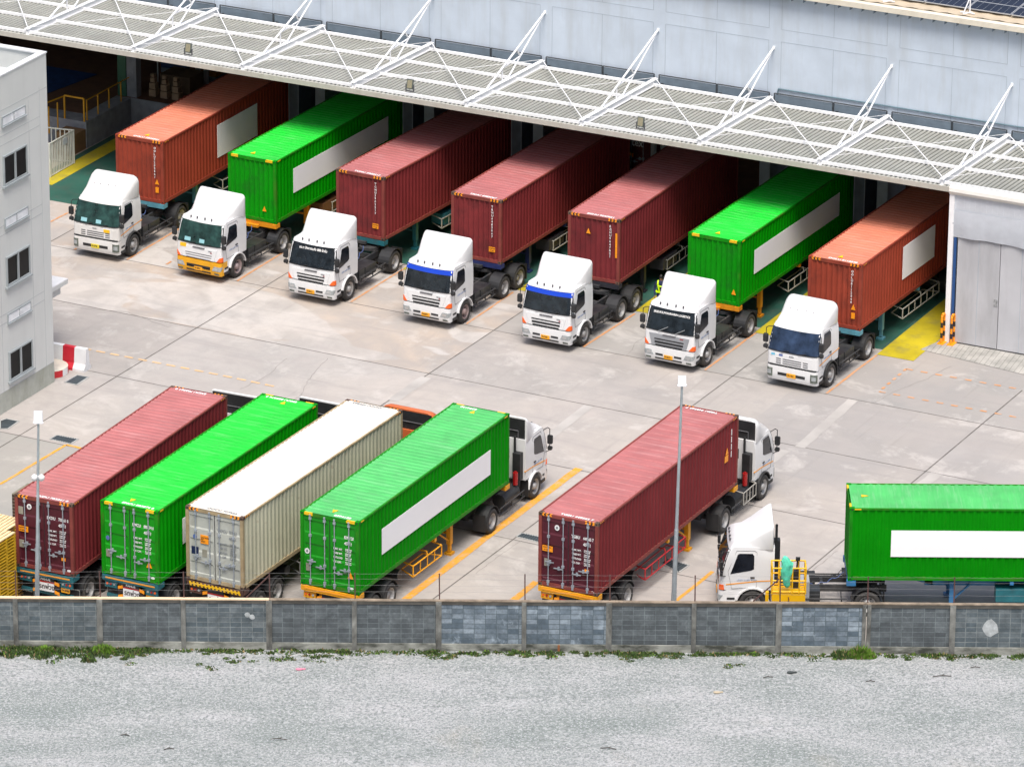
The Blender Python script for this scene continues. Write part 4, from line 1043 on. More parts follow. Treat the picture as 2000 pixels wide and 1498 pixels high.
# --- canopy
ZF, ZR = 6.80, 6.42            # sheet height front and rear
def zc(v): return ZF+(ZR-ZF)*(v-0)/8.6
cp = MB(); vv = []; n = 0; u = UL
prof = []
while u < UR:
    prof += [(u, 0), (u+.11, 0), (u+.135, .05), (u+.18, .05)]; u += .21
vv = [(x, 0.0, zc(0)+h) for x, h in prof] + [(x, 7.75, zc(7.75)+h) for x, h in prof]; n = len(prof)
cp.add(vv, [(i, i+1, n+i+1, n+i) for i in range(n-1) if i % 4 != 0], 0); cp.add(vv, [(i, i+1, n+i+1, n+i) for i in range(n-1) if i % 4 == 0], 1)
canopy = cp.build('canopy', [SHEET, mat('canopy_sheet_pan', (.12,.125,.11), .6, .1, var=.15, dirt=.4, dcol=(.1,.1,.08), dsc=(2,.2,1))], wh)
b = MB(); b.box(UL, -.08, 6.68, -.1, -.02, 6.90); b.build('fascia', FASCIA, canopy)
b = MB(); b.prism([(-.12, 6.62), (-.18, 6.75), (-.15, 6.9), (-.02, 7.0), (.12, 6.98), (.12, 6.62)], -.12, UR); b.build('fascia', mat('cream_fascia', (.72,.70,.66), .6, var=.04), canopy)
VP = (.40, 2.72, 5.12, 7.45)
for v_ in VP:
    b = MB(); z = zc(v_)+.05; b.box(UL, v_-.045, z, UR, v_+.045, z+.12)
    b.build('purlin', WSTEEL, canopy)
beams = [-.62-5.575*k for k in range(-2, 11)]
b0 = None
for bi, u0 in enumerate(beams):
    b = MB(); z0, z1 = zc(.6)+.1, zc(8.5)+.12
    b.beam((u0, .25, z0+.06), (u0, 7.8, z1+.08), .10, .24); b.beam((u0, .2, z0+.20), (u0, 7.85, z1+.22), .2, .03); b.beam((u0, .2, z0-.06), (u0, 7.85, z1-.03), .2, .03)
    b.build('beam', WSTEEL, canopy)
    b = MB(); T = (u0-.02, V0-.03, 8.95); A = (u0, 2.15, zc(2.15)+.3); B_ = (u0, 4.3, zc(4.3)+.3); r = .045
    b.tube(A, T, r); b.tube(B_, T, r*.9)
    def L(p, q, t): return tuple(p[i]+(q[i]-p[i])*t for i in range(3))
    a1 = L(A, T, .28); b1 = L(B_, T, .28); a2 = L(A, T, .52)
    b.tube(a1, (u0, a1[1], zc(a1[1])+.28), r*.8); b.tube(a1, L(B_, T, .34), r*.8); b.tube(a2, L(B_, T, .34), r*.8)
    b.box(u0-.07, V0-.04, 8.88, u0+.04, V0, 9.02)
    b.build('strut', WSTEEL, canopy)
    if bi+1 < len(beams):
        u1 = beams[bi+1]; zf, zr = zc(.4)+.33, zc(7.7)+.36
        b = MB(); b.tube((u0, .35, zf), (u1, 7.75, zr), .022, 0, 6); b.tube((u1, .35, zf), (u0, 7.75, zr), .012, 0, 5)
        b.build('brace_rod', WSTEEL, canopy)
b = MB(); b.box(UL, 7.62, 6.15, UR, V0-.01, 6.35); b.box(UL, 7.70, 6.36, UR, 7.74, 6.44)
gu = b.build('valley_gutter', GUTTER, canopy)
for k, u0 in enumerate(beams[1:]):
    for a, c in ((.12, 2.9), (2.95, 5.45)):
        v1, v2, zl, zh = 7.7, 7.92, 6.40, 6.92
        b = MB(); b.path([(u0+a, v2, zl), (u0+a, v2, zh), (u0+c, v2, zh), (u0+c, v2, zl)], .028); b.box(u0+a, v2+.005, zl, u0+c, v2+.015, zl+.46, 1)
        b.box(u0+a+.1, v2-.05, zl+.02, u0+a+.22, v2+.05, zl+.16, 0)
        b.build('mesh_guard', [DARKFR, GUTTER], canopy)
b = MB(); b.path([(-11.6, 7.95, 6.5), (-11.5, 8.0, 7.12), (13.5, 8.0, 7.12)], .03); b.build('conduit', mat('blue_grey_conduit', (.12,.2,.24), .5), canopy)

# solar panels and brackets on the roof
SOLAR = mat('solar_glass', (.012,.016,.035), .1, .1, var=.3, scale=.5)
pvm = MB(); pvm.box(0, 0, 0, 1.96, 1.0, .04, 1); pvm.box(.03, .03, .03, 1.93, .97, .045, 0)
for k in range(1, 6): pvm.box(.03+k*.317, .03, .04, .036+k*.317, .97, .047, 1)
pvme = pvm.mesh('solar_panel', [SOLAR, flat('panel_frame', (.5,.52,.55), .4, .3)])
k = 0
for row in range(4):
    for c in range(8):
        o = bpy.data.objects.new('solar_panel', pvme); COL.objects.link(o)
        u0, v0 = -9.0+2.0*c, 8.55+1.03*row
        p = b2w(u0, v0, ZT+.36+.04*(v0-8.05)); o.location = p; o.rotation_euler = (R(2.3), 0, BA)
        tag(o, 'dark solar panel lying in the array on the warehouse roof', 'solar panel', 'solar panels on the warehouse roof')
for k, (u0, v0) in enumerate(((-2.9, 8.2), (-6.6, 8.2))):
    b = MB(); z = ZT+.28; b.box(-.3, -.02, z+.02, .35, .04, z+.06); b.tube((-.12, -.12, z), (.1, .1, z+.75), .03); b.tube((.1, .1, z), (.1, .1, z+.75), .03); b.tube((-.12, -.12, z), (.25, .0, z+.1), .025)
    o = b.build('roof_bracket', WSTEEL, label='white steel bracket standing on the beige roof edge ' + ('nearer the right edge' if k == 0 else 'farther left'), cat='bracket', group='white brackets on the roof edge'); p = b2w(u0, v0); o.location = (p.x, p.y, 0); o.rotation_euler.z = BA

# floodlights on the canopy
for k, (u0, txt) in enumerate(((-36.9, 'above the orange container at far left'), (-25.75, 'above the first maroon container'), (-14.6, 'above the third maroon container, nearest the right'), )):
    o = empty('floodlight', b2w(u0, .4, zc(.4)+.25), BA, label='grey floodlight tilted up on the canopy edge ' + txt, cat='floodlight', group='floodlights on the canopy edge')
    o.scale = (.82, .82, .88)
    b = MB(); b.hexa([(-.19,-.06,.14),(.19,-.06,.14),(.19,.02,.12),(-.19,.02,.12),(-.19,.06,.62),(.19,.06,.62),(.19,.14,.60),(-.19,.14,.60)]); b.build('housing', mat('floodlight_body', (.09,.11,.10), .5), o)
    b = MB(); b.hexa([(-.14,-.066,.19),(.14,-.066,.19),(.14,-.05,.19),(-.14,-.05,.19),(-.14,.042,.57),(.14,.042,.57),(.14,.05,.57),(-.14,.05,.57)]); b.build('lens', flat('led_lens', (.27,.25,.17), .3, var=.2, scale=20), o)
    b = MB(); b.box(-.25, -.03, 0, .25, .03, .04); b.box(-.25, -.02, .02, -.21, .06, .35); b.box(.21, -.02, .02, .25, .06, .35); b.build('bracket', GREYPL, o)

# painted dock floor (sheets over the yard)
b = MB()
def sh(b, u0, v0, u1, v1, z, m=0): b.add([b2w(u0, v0, z), b2w(u1, v0, z), b2w(u1, v1, z), b2w(u0, v1, z)], [(0,1,2,3)], m)
sh(b, -44.95, -2.1, -.42, 8.9, .008)
b.build('dock_floor_paint', GREENF, kind='structure')
b = MB()
for k in range(7): sh(b, -35.65+5.6*k, -2.75, -34.0+5.6*k, 6.0, .014)
sh(b, -44.6, -.3, -43.75, 8.8, .014); sh(b, -2.06+.02, 6.0, -.42, 8.8, .014)
b.build('walkway_paint', YELF, kind='structure')
# rough apron before the gate
m, nt, bb = principled('stamped_apron')
n1 = noise(nt, 1.2, detail=6, rnd=False); col = mixc(nt, ramp(nt, n1, .35, .65), (.30,.30,.28), (.46,.45,.42))
ck = N(nt, 'ShaderNodeTexBrick'); ck.inputs['Scale'].default_value = 2.2; ck.inputs['Mortar Size'].default_value = .03; ck.offset = 0
tc = N(nt, 'ShaderNodeTexCoord'); mp = N(nt, 'ShaderNodeMapping'); mp.inputs['Rotation'].default_value = (0, 0, R(20)); nt.links.new(tc.outputs['Object'], mp.inputs[0]); nt.links.new(mp.outputs[0], ck.inputs[0])
ck.inputs['Color1'].default_value = ck.inputs['Color2'].default_value = (1,1,1,1); ck.inputs['Mortar'].default_value = (.45,.45,.45,1)
nt.links.new(mixc(nt, .8, col, ck.outputs[0], 'MULTIPLY'), bb.inputs['Base Color']); bb.inputs['Roughness'].default_value = .9
b = MB(); q = [at(1797,683), at(1868,700), at(2040,742), b2w(7, .0), b2w(-.3, .0)]
for p in q: p.z = .016
b.add(q, [(0,1,2,3,4)]); b.build('gate_apron', m, kind='structure')

# ================================================================== OFFICE BLOCK on the left
OFF = mat('office_panel_paint', (.62,.64,.63), .75, var=.03, scale=.7, dirt=.15, dcol=(.42,.43,.42), dsc=(1,1,.12))
OFFB = mat('office_plinth', (.42,.44,.40), .8, var=.1, scale=2, dirt=.6, dcol=(.25,.26,.2), dsc=(1,1,.3))
of = empty('office_building', b2w(-30.9, -21.3), BA, label='pale grey panelled office block at the left edge with sliding windows', cat='building')
b = MB(); b.box(-15, -22, .9, 0, 0, 13.2); b.box(-15, -22, 0, -.0, 0, .9, 1)
for q in ((-.18, -22, 0, 0), (-15, -.18, -.18, 0), (-15, -22, -14.8, -.18), (-14.8, -22, -.18, -21.8)): b.box(q[0], q[1], 13.2, q[2], q[3], 14.17, 0)
ow = b.build('wall', [OFF, OFFB], of)
b = MB(); b.box(-.26, -22.05, 14.17, .03, .03, 14.23); b.box(-15, -.26, 14.17, -.26, .03, 14.23); b.build('parapet_cap', mat('cap_white', (.68,.7,.72), .6, var=.03), of)
b = MB(); b.box(-14.7, -21.7, 13.2, -.2, -.2, 13.22); b.box(-14, -1.6, 13.22, -.2, -.9, 13.6, 1); b.build('roof', [mat('office_roof', (.38,.42,.44), .7, dirt=.4), OFF], of)
b = MB()
def vline(v, z0, z1): b.box(-.01, v-.01, z0, .006, v+.01, z1)
def hline(z, v0, v1): b.box(-.01, v0, z-.01, .006, v1, z+.01)
for base in (3.8, 7.55, 11.3):
    hline(base, -4.6, -.6); hline(base+.38, -22, -.6)
for v in (-.6, -1.45, -3.9, -4.6, -5.5, -8): vline(v, .9, 12.9 if v == -.6 else 12.6)
hline(12.75, -22, 0); hline(.9, -22, 0)
b.build('panel_seams', flat('office_seam', (.45,.47,.48), .9), ow)
WFR = mat('window_frame_grey', (.36,.4,.42), .5, .2, var=.08)
OGL = mat('office_glass', (.009,.010,.011), .3, var=.5, scale=.6, spec=.12)
for bay in (0, -5.6, -11.2):
    for zf_ in (1.22, 4.97+.3, 9.5):
        z0 = {1.22: 1.22, 5.27: 5.3, 9.5: 9.58}[round(zf_, 2)]; z1 = z0+1.25; va, vb = bay-3.5, bay-1.72
        b = MB()
        for (p, q, r_, s_) in ((va, vb, z0, z0+.07), (va, vb, z1-.07, z1), (va, va+.07, z0+.07, z1-.07), (vb-.07, vb, z0+.07, z1-.07), ((va+vb)/2-.05, (va+vb)/2+.05, z0+.07, z1-.07)): b.box(.004, p, r_, .07, q, s_)
        b.box(.004, va-.08, z0-.09, .12, vb+.1, z0-.003)
        w_ = b.build('window', WFR, of)
        b = MB(); b.box(.006, va+.07, z0+.07, .02, (va+vb)/2-.05, z1-.07); b.box(.006, (va+vb)/2+.05, z0+.07, .035, vb-.07, z1-.07); b.build('pane', OGL, w_)
        zv = z0+2.5; b = MB()
        for (p, q, r_, s_) in ((va, vb, zv, zv+.04), (va, vb, zv+.36, zv+.40), (va, va+.04, zv+.04, zv+.36), (vb-.04, vb, zv+.04, zv+.36), ((va+vb)/2-.02, (va+vb)/2+.02, zv+.04, zv+.36)): b.box(.004, p, r_, .05, q, s_)
        b.box(.004, va, zv-.05, .09, vb+.05, zv-.002)
        v_ = b.build('vent', WFR, of)
        b = MB()
        for j in range(7): b.hexa([(.008, va+.04, zv+.05+j*.045), (.04, va+.04, zv+.04+j*.045), (.04, vb-.04, zv+.04+j*.045), (.008, vb-.04, zv+.05+j*.045), (.008, va+.04, zv+.075+j*.045), (.04, va+.04, zv+.065+j*.045), (.04, vb-.04, zv+.065+j*.045), (.008, vb-.04, zv+.075+j*.045)])
        b.build('louvre', mat('louvre_white', (.85,.87,.9), .5), v_)
b = MB(); b.box(-5, .02, 2.85, -1.5, 3.7, 3.02); b.box(-5, .02, 3.02, -1.5, 3.7, 3.06, 1); b.box(-4.8, .02, 2.45, -1.7, 3.4, 2.85); b.build('entrance_canopy', [OFF, mat('cap_white2', (.75,.75,.75), .6)], of)

# kerb island, barrier and drains
o = empty('kerb_island', b2w(-31.6, -20.4), BA, label='low rounded kerb island with red and white painted edge beside the office', cat='kerb')
poly = [(-2, -1.0), (.2, -1.0)] + [(.0+.75*math.cos(R(a)), -.1+.75*math.sin(R(a))) for a in range(-60, 91, 15)] + [(-2, .65)]
b = MB(); b.prism(poly, 0, .32, 0, 'z'); b.build('island_top', mat('island_concrete', (.6,.56,.48), .8), o)
b = MB(); n = 0
seq = poly[1:-1]
for i, (p, q) in enumerate(zip(seq, seq[1:])):
    d = Vector((q[0]-p[0], q[1]-p[1])); nn = Vector((d.y, -d.x)).normalized()*.006
    P3 = [(p[0]+nn.x, p[1]+nn.y, .02), (q[0]+nn.x, q[1]+nn.y, .02), (q[0]+nn.x, q[1]+nn.y, .31), (p[0]+nn.x, p[1]+nn.y, .31)]
    b.add(P3, [(0,1,2,3)], i//2 % 2)
b.build('painted_edge', [flat('kerb_white', (.75,.75,.76)), flat('kerb_red', (.5,.02,.03))], o)
o = empty('traffic_barrier', b2w(-31.9, -19.6), BA+R(1), label='red and white concrete barrier standing behind the office corner', cat='barrier')
segc = [flat('barrier_white', (.74,.76,.78), .5, dirt=.25), flat('barrier_red', (.5,.015,.03), .5)]
for k in range(7):
    b = MB(); x0 = -2.3+k*.55; b.prism([(-.3, 0), (.3, 0), (.3, .1), (.16, .3), (.1, .95), (-.1, .95), (-.16, .3), (-.3, .1)], x0, x0+.55, 0)
    b.build('barrier_segment', segc[0 if k % 2 == 0 else 1], o)
GRATE = mat('steel_grate', (.05,.065,.075), .6, .3, var=.3)
for pts, lab in (([(126,747),(150,733),(173,737),(150,752)], 'square steel drain grate set in the concrete beside the office corner'),
                 ([(0,838),(0,822),(13,818),(37,823),(15,838)], 'steel drain grate at the left edge in the grey concrete'),
                 ([(97,858),(111,850),(153,858),(138,867)], 'rectangular drain grate with pale rim above the first parked trailer'),
                 ([(1008,1048),(1019,1041),(1062,1050),(1052,1059)], 'dark drain grate partly under the parked maroon container'),
                 ([(1291,1099),(1303,1091),(1346,1104),(1325,1118)], 'brown drain grate beneath the red and white side guard')):
    P = [at(*p) for p in pts]; c = sum(P, Vector())/len(P)
    o = bpy.data.objects.new('drain_grate', None); COL.objects.link(o); o.location = c; tag(o, lab, 'drain', 'drain grates in the yard')
    b = MB(); n = len(P)
    b.add([p-c+Vector((0,0,.014)) for p in P], [tuple(range(n))]); g = b.build('grating', GRATE, o)
    b = MB()
    for i in range(n): b.beam(P[i]-c+Vector((0,0,.012)), P[(i+1) % n]-c+Vector((0,0,.012)), .07, .012)
    b.build('rim', mat('grate_rim', (.42,.43,.42), .6, .2), o)
    b = MB(); e = P[1]-P[0] if n == 4 else P[-1]-P[0]; f = (P[3]-P[0]) if n == 4 else P[1]-P[0]
    if n == 4:
        for j in range(1, 9): t = j/9; b.beam(P[0]-c+f*t+Vector((0,0,.02)), P[1]-c+(P[2]-P[1])*t+Vector((0,0,.02)), .02, .012)
        b.build('bars', mat('grate_bar', (.12,.15,.17), .5, .4), o)

# ================================================================== BOUNDARY WALL
def block_mat(name, c1, c2, mort, rough_edge=.0):
    m, nt, b = principled(name)
    tc = N(nt, 'ShaderNodeTexCoord'); sp = N(nt, 'ShaderNodeSeparateXYZ'); nt.links.new(tc.outputs['Object'], sp.inputs[0])
    cb = N(nt, 'ShaderNodeCombineXYZ'); nt.links.new(sp.outputs[0], cb.inputs[0]); nt.links.new(sp.outputs[2], cb.inputs[1])
    oi = N(nt, 'ShaderNodeObjectInfo')
    br = N(nt, 'ShaderNodeTexBrick'); br.offset = 0; br.inputs['Scale'].default_value = 1; br.inputs['Brick Width'].default_value = .405; br.inputs['Row Height'].default_value = .197
    br.inputs['Mortar Size'].default_value = .014; br.inputs['Mortar Smooth'].default_value = .3; br.inputs['Bias'].default_value = 0
    br.inputs['Color1'].default_value = (*c1, 1); br.inputs['Color2'].default_value = (*c2, 1); br.inputs['Mortar'].default_value = (*mort, 1)
    nt.links.new(cb.outputs[0], br.inputs['Vector'])
    n1 = noise(nt, 1.6, detail=5, rough=.65); col = mixc(nt, ramp(nt, n1, .35, .7, 0, .75), br.outputs[0], tuple(x*.55 for x in c1))
    n2 = noise(nt, 2.6, detail=6, rough=.7, sc=(1,1,.7)); col = mixc(nt, ramp(nt, n2, .58, .75, 0, .55), col, tuple(min(1, x*1.6) for x in c2))
    n3 = noise(nt, 9, detail=4); col = mixc(nt, ramp(nt, n3, .3, .6, .35, 0), col, (.04,.05,.05))
    nt.links.new(col, b.inputs['Base Color']); b.inputs['Roughness'].default_value = .9
    bp = N(nt, 'ShaderNodeBump'); bp.inputs['Strength'].default_value = .6; bp.inputs['Distance'].default_value = .01
    nt.links.new(br.outputs['Fac'], bp.inputs['Height']); bp.invert = True; nt.links.new(bp.outputs[0], b.inputs['Normal'])
    return m
BLK_A = block_mat('block_wall_dark', (.085,.10,.112), (.16,.185,.20), (.20,.24,.252))
BLK_B = block_mat('block_wall_pale', (.10,.14,.18), (.36,.43,.50), (.12,.16,.18))
BLK_C = block_mat('block_wall_mid', (.09,.12,.14), (.195,.225,.24), (.27,.305,.31))
CAPD = mat('wall_cap_dark', (.085,.08,.07), .9, var=.35, scale=2, dirt=.5, dcol=(.04,.04,.035), dsc=(1,1,1))
CAPL = mat('wall_cap_pale', (.74,.56,.38), .9, var=.2, scale=1.5, dirt=.3, dcol=(.3,.2,.14), dsc=(1,1,1))
PIL = mat('pilaster_concrete', (.22,.225,.21), .9, var=.3, scale=3, dirt=.9, dcol=(.06,.06,.055), dsc=(1,1,.5), bump=.5, d0=.38)
PLINTH = mat('plinth_concrete', (.33,.34,.31), .9, var=.2, scale=2, dirt=1.0, dcol=(.05,.055,.045), dscale=1.0, dsc=(.9,1,2.5), d0=.40)
RUSTP = mat('rusty_post', (.09,.045,.04), .8, var=.3)
bw = empty('boundary_wall', (0, WALL_Y, 0), 0, label='long grey concrete block wall across the front of the yard', cat='wall')
px = [33,197,360,527,693,857,1023,1188,1353,1518,1688,1855]
xs = [at(p, 1262).x for p in px]; dx = (xs[-1]-xs[0])/11
xs = [xs[0]-dx*3, xs[0]-dx*2, xs[0]-dx] + xs + [xs[-1]+dx, xs[-1]+2*dx, xs[-1]+3*dx]
kinds = {6: BLK_C, 7: BLK_C, 3: BLK_A, 4: BLK_A, 5: BLK_A, 8: BLK_B, 9: BLK_B, 10: BLK_A, 11: BLK_A, 12: BLK_B, 13: BLK_A, 14: BLK_A, 2: BLK_C}
kinds = {2: BLK_C, 3: BLK_C, 4: BLK_A, 5: BLK_C, 6: BLK_A, 7: BLK_A, 8: BLK_B, 9: BLK_B, 10: BLK_A, 11: BLK_A, 12: BLK_B, 13: BLK_A, 14: BLK_C}
H = 2.0
for i, (x0, x1) in enumerate(zip(xs, xs[1:])):
    b = MB(); L = x1-x0-.16
    b.box(0, -.06, 0, L, .06, 1.56); o = b.build('block_panel', kinds.get(i, BLK_A), bw); o.location = (x0+.08, 0, .30)
    b = MB(); b.box(x0+.08, -.085, 1.84, x1-.08, .085, 1.97, 0)
    k = 8
    b.build('coping', CAPD, bw)
    b = MB(); b.box(x0+.0, -.10, 1.97, x1-.0, .06, 2.01); b.build('coping_top', CAPL if i < 6 else mat('wall_cap_mid', (.25,.20,.15), .9, var=.4, scale=2.5, dirt=.6, dcol=(.06,.05,.04), dsc=(1,1,1)), bw)
    b = MB(); b.box(x0+.08, -.11, -.2, x1-.08, .095, .30); b.build('plinth', PLINTH, bw)
for i, x in enumerate(xs):
    b = MB()
    if i == 13: b.box(x-.16, -.13, -.2, x-.02, .1, 1.97); b.box(x+.02, -.13, -.2, x+.16, .1, 1.97)
    else:
        w = .085 if i % 2 else .105; b.box(x-w, -.13, -.2, x+w, .1, 1.968)
    b.build('pilaster', PIL, bw)
    b = MB(); b.beam((x+.03, .05, 1.9), (x+.02, .05, 3.02), .045, .045)
    b.build('wire_post', RUSTP, bw)
for (xa, za, xb, zb_) in ((xs[12]-.02, 2.9, xs[12]-.95, 2.0), (xs[6]+.02, 2.9, xs[6]-.85, 2.0)):
    b = MB(); b.beam((xa, .06, za), (xb, .06, zb_), .04, .04); b.build('post_brace', RUSTP, bw)
for z in (2.3, 2.55, 2.8, 3.0):
    b = MB(); n = 0
    pts = [(x, .05, z-.02*(j % 2)) for j, x in enumerate([xs[0]+(xs[-1]-xs[0])*k/60 for k in range(61)])]
    b.path(pts, .0035, 0, 3); b.build('barbed_wire', flat('wire_grey', (.25,.25,.25), .6), bw)
# broken plaster patch and pipe stub
b = MB(); c = (at(1929, 1215).x, -.075)
pp = [(.30*math.cos(k*.52)*random.uniform(.75, 1.1), .36*math.sin(k*.52)*random.uniform(.75, 1.05)) for k in range(12)]
P = [(at(1930,1262).x+x, -.07, 1.05+z) for x, z in pp]; b.add(P, [tuple(range(12))]); b.add([(x, -.058, z) for x, y, z in P]+P, [(i, (i+1) % 12, 12+(i+1) % 12, 12+i) for i in range(12)])
b.build('plaster_patch', mat('plaster_white', (.40,.43,.44), .9, var=.3, scale=6), bw)
for pxx in (485, 494):
    x = at(pxx, 1262).x; b = MB(); b.prism([(x+.12*math.cos(k*.7)*random.uniform(.7,1), (1.38 if pxx == 485 else 1.3)+.1*math.sin(k*.7)) for k in range(9)], -.068, -.055, 0, 'y'); b.build('plaster_patch', mat('plaster_white', (.55,.57,.57), .9), bw)
b = MB(); x = at(1091, 1265).x; b.box(x-.04, -.14, .02, x+.04, -.11, .3); b.build('rusty_plate', mat('rust_plate', (.25,.1,.04), .9), bw)

# ================================================================== LAMP POSTS
def lamp_post(base, top, label, h, w0, w1, box, cams=None):
    o = empty('lamp_post', base, 0, label=label, cat='lamp post', group='tapered steel lamp posts by the wall')
    d = Vector(top)-Vector(base)
    b = MB(); n = 10; m_ = Vector((0,0,0))+d*.42
    b.tube((0,0,0), m_, w0, 0, n, w0*.72); b.tube(m_, d, w0*.62, 0, n, w1); b.build('pole', mat('pole_steel', (.42,.47,.50), .45, .4, var=.15, dirt=.3, dcol=(.2,.22,.23)), o)
    b = MB(); b.box(-.2, -.2, 0, .2, .2, .03); b.build('base_plate', STEEL, o)
    b = MB(); a, h_ = box; z = d.z
    b.hexa([(d.x-a, -.10, z-.02), (d.x+a, -.10, z-.02), (d.x+a, .03, z-.02), (d.x-a, .03, z-.02), (d.x-a*.93, -.04, z+h_), (d.x+a*.93, -.04, z+h_), (d.x+a*.93, .06, z+h_), (d.x-a*.93, .06, z+h_)])
    lh = b.build('lamp_head', mat('lamp_white', (.72,.75,.8), .4, var=.03), o)
    b = MB(); b.tube((d.x-a-.02, -.03, z), (d.x+a+.02, -.03, z), .04, 0, 8); b.build('bracket', WSTEEL, lh)
    if cams:
        z = cams; t = z/d.z
        b = MB()
        for s in (-1, 1):
            c = Vector((d.x*t+s*.13, -.02, z)); 
            b.loft([[(c.x+r_*math.cos(k*.6283), c.y+r_*math.sin(k*.6283), c.z+q) for k in range(10)] for r_, q in ((.03, -.14), (.1, -.09), (.12, 0), (.11, .06), (.04, .12))])
        b.box(d.x*t-.2, -.05, z+.03, d.x*t+.2, .03, z+.08); b.build('dome_camera', mat('camera_white', (.75,.75,.75), .4), o)
    return o
b0 = at(72, 1232); lamp_post(b0, (b0.x+.27, b0.y, 8.25), 'shorter tapered lamp post before the first parked container, with dome cameras', 8, .105, .04, (.165, .42), 6.1)
b0 = at(1313.5, 1234); lamp_post(b0, (b0.x+.17, b0.y, 9.75), 'taller tapered lamp post before the parked maroon container with widely ribbed roof', 10, .11, .042, (.15, .34))

# ================================================================== TRUCKS
T = {'T1':(-16.540,20.624,-26.97),'T2':(-11.448,18.129,-28.30),'T3':(-6.652,16.074,-30.02),'T4':(-1.589,13.172,-27.90),'T5':(3.421,10.756,-26.58),'T6':(8.446,8.226,-28.07),'T7':(13.366,5.448,-28.05),
     'B1':(-12.118,-9.780,155.24),'B2':(-8.568,-10.551,153.39),'B3':(-5.278,-11.107,152.66),'B4':(-1.174,-11.416,153.35),'B5':(7.630,-11.393,153.01),'B6':(12.46,-19.93,-90)}
def loc(k): return T[k][:2]
def rz(k): return T[k][2]
def tloc(px_, head, side=1):
    """front axle centre from the pixel where the near front tyre meets the ground"""
    a = R(head); p = at(*px_); return (p.x-side*1.13*math.cos(a), p.y-side*1.13*math.sin(a))
GC = 'shipping containers on trailers'
FD = [('cap', .78, .62)]
container('orange_red', P_ORANGE, loc('T1'), rz('T1'), 'orange container at far left of the docks, wide white panel on its side', GC, ('OOLU', '7203561'), front=[('tri', .88, 1.0), ('box', .88, .62), ('roof', .1)], panel=(1, 4.75, 8.35, .74, 2.28))
container('green', P_GREEN, loc('T2'), rz('T2'), 'bright green container at the docks behind the yellow bumper truck', GC, ('', ''), front=[('tri', .62, .62), ('roof', -.25)], panel=(1, 1.5, 9.9, 1.0, 2.12))
container('maroon_red', P_MAROON2, loc('T3'), rz('T3'), 'maroon container at the docks with stained roof, teal bolster under it', GC, ('TCNU', '3902217'), front=FD)
container('maroon_red', P_MAROON2, loc('T4'), rz('T4'), 'maroon container at the docks, middle one of the three side by side', GC, ('TRHU', '4483067'), front=FD)
container('maroon', P_MAROON, loc('T5'), rz('T5'), 'maroon container at the docks with tall orange strip and warning triangle on its end', GC, ('EGHU', '9047821'), front=[('tri', -.25, 2.2), ('long', 1.08, 1.75)])
container('green', P_GREEN, loc('T6'), rz('T6'), 'bright green container at the docks behind the truck with silver grille', GC, ('', ''), front=[('tri', .95, .62), ('roof', -.1)], panel=(1, 1.4, 9.9, 1.02, 2.08))
container('orange_red', P_ORANGE, loc('T7'), rz('T7'), 'orange container at far right of the docks, white panel by the gate', GC, ('OOLU', '8112540'), front=[('tri', .88, 1.0), ('box', .88, .62), ('roof', .0)], panel=(1, 4.2, 7.5, .92, 2.38))
container('maroon', P_MAROON, loc('B1'), rz('B1'), 'dark maroon container parked behind the shorter lamp post, doors numbered 703261', GC, ('EXDU', '703261 0'), back=[('disc', .62, 2.48), ('plate', .98, 2.28), ('cau', .9, 1.55), ('plate', .98, .95), ('amb', -.78, .62), ('dot', -1.0, .2)])
container('green', P_GREEN, loc('B2'), rz('B2'), 'vivid green parked container between the maroon and the cream ones', GC, ('EMCU', '885874 0'), back=[('bdisc', .95, 1.45), ('plate', .93, .85), ('tri', -.8, .72), ('dot', -.95, .2), ('roof', .2), ('roofr', 0)], panel=(-1, 1.6, 10.4, .96, 1.97))
container('cream', P_CREAM, loc('B3'), rz('B3'), 'cream white parked container with rusty edges', GC, ('OOCU', '777353'), back=[('bdisc', .85, 1.75), ('sq', .44, 1.7), ('navy', .85, 1.2), ('plate', .44, 1.15)], ink=GINK)
container('green_faded', P_GREEN2, loc('B4'), rz('B4'), 'green parked container with faded stained roof and long white side panel', GC, ('        ', '8394120'), back=[('disc', .95, 1.35), ('plate', .9, .72), ('tri', -.85, .72), ('dot', -.9, .2), ('roof', .1), ('roofr', .1)], panel=(-1, 1.6, 10.4, .95, 1.97))
c5 = container('maroon_red', P_MAROON, loc('B5'), rz('B5'), 'maroon parked container with widely ribbed pink roof behind the taller lamp post', GC, ('TGBU', '449565 7'), ribs=True, back=[('disc', .47, 2.4), ('cau', .85, 1.5), ('plate', .88, .95), ('amb', -.75, .92), ('dot', -1.0, .12)])
# side stickers near the front of that container
sticker(c5, 'warning_sticker', (-W2-.004, 1.0, 1.75), (0,-1,0), .22, .26, ORDECAL, (-1,0,0), 'tri'); sticker(c5, 'height_sticker', (-W2-.004, 1.05, 1.45), (0,-1,0), .3, .26, ORDECAL, (-1,0,0))
for zz in (1.5, 1.8, 2.1, 2.4): sticker(c5, 'side_number', (-W2-.004, .62, zz), (0,-1,0), .05, .24, WINK, (-1,0,0))
container('green_faded', P_GREEN2, loc('B6'), rz('B6'), 'green container at the right edge, seen side on with long white panel', GC, ('', ''), front=[('roof', .0)], panel=(1, 1.55, 10.5, .97, 2.02))
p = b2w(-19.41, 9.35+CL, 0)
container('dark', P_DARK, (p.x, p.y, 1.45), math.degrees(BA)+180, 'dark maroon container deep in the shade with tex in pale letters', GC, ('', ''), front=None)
kx = b2w(-18.35, 9.3, 0)
tx = [o for o in bpy.data.objects if o.get('label', '').startswith('dark maroon container deep')][0]
text('tex', .5, WINK, tx, (-.24, CL+.03, 1.36), (-1,0,0), (0,0,1), sx=.85, bold=.02)
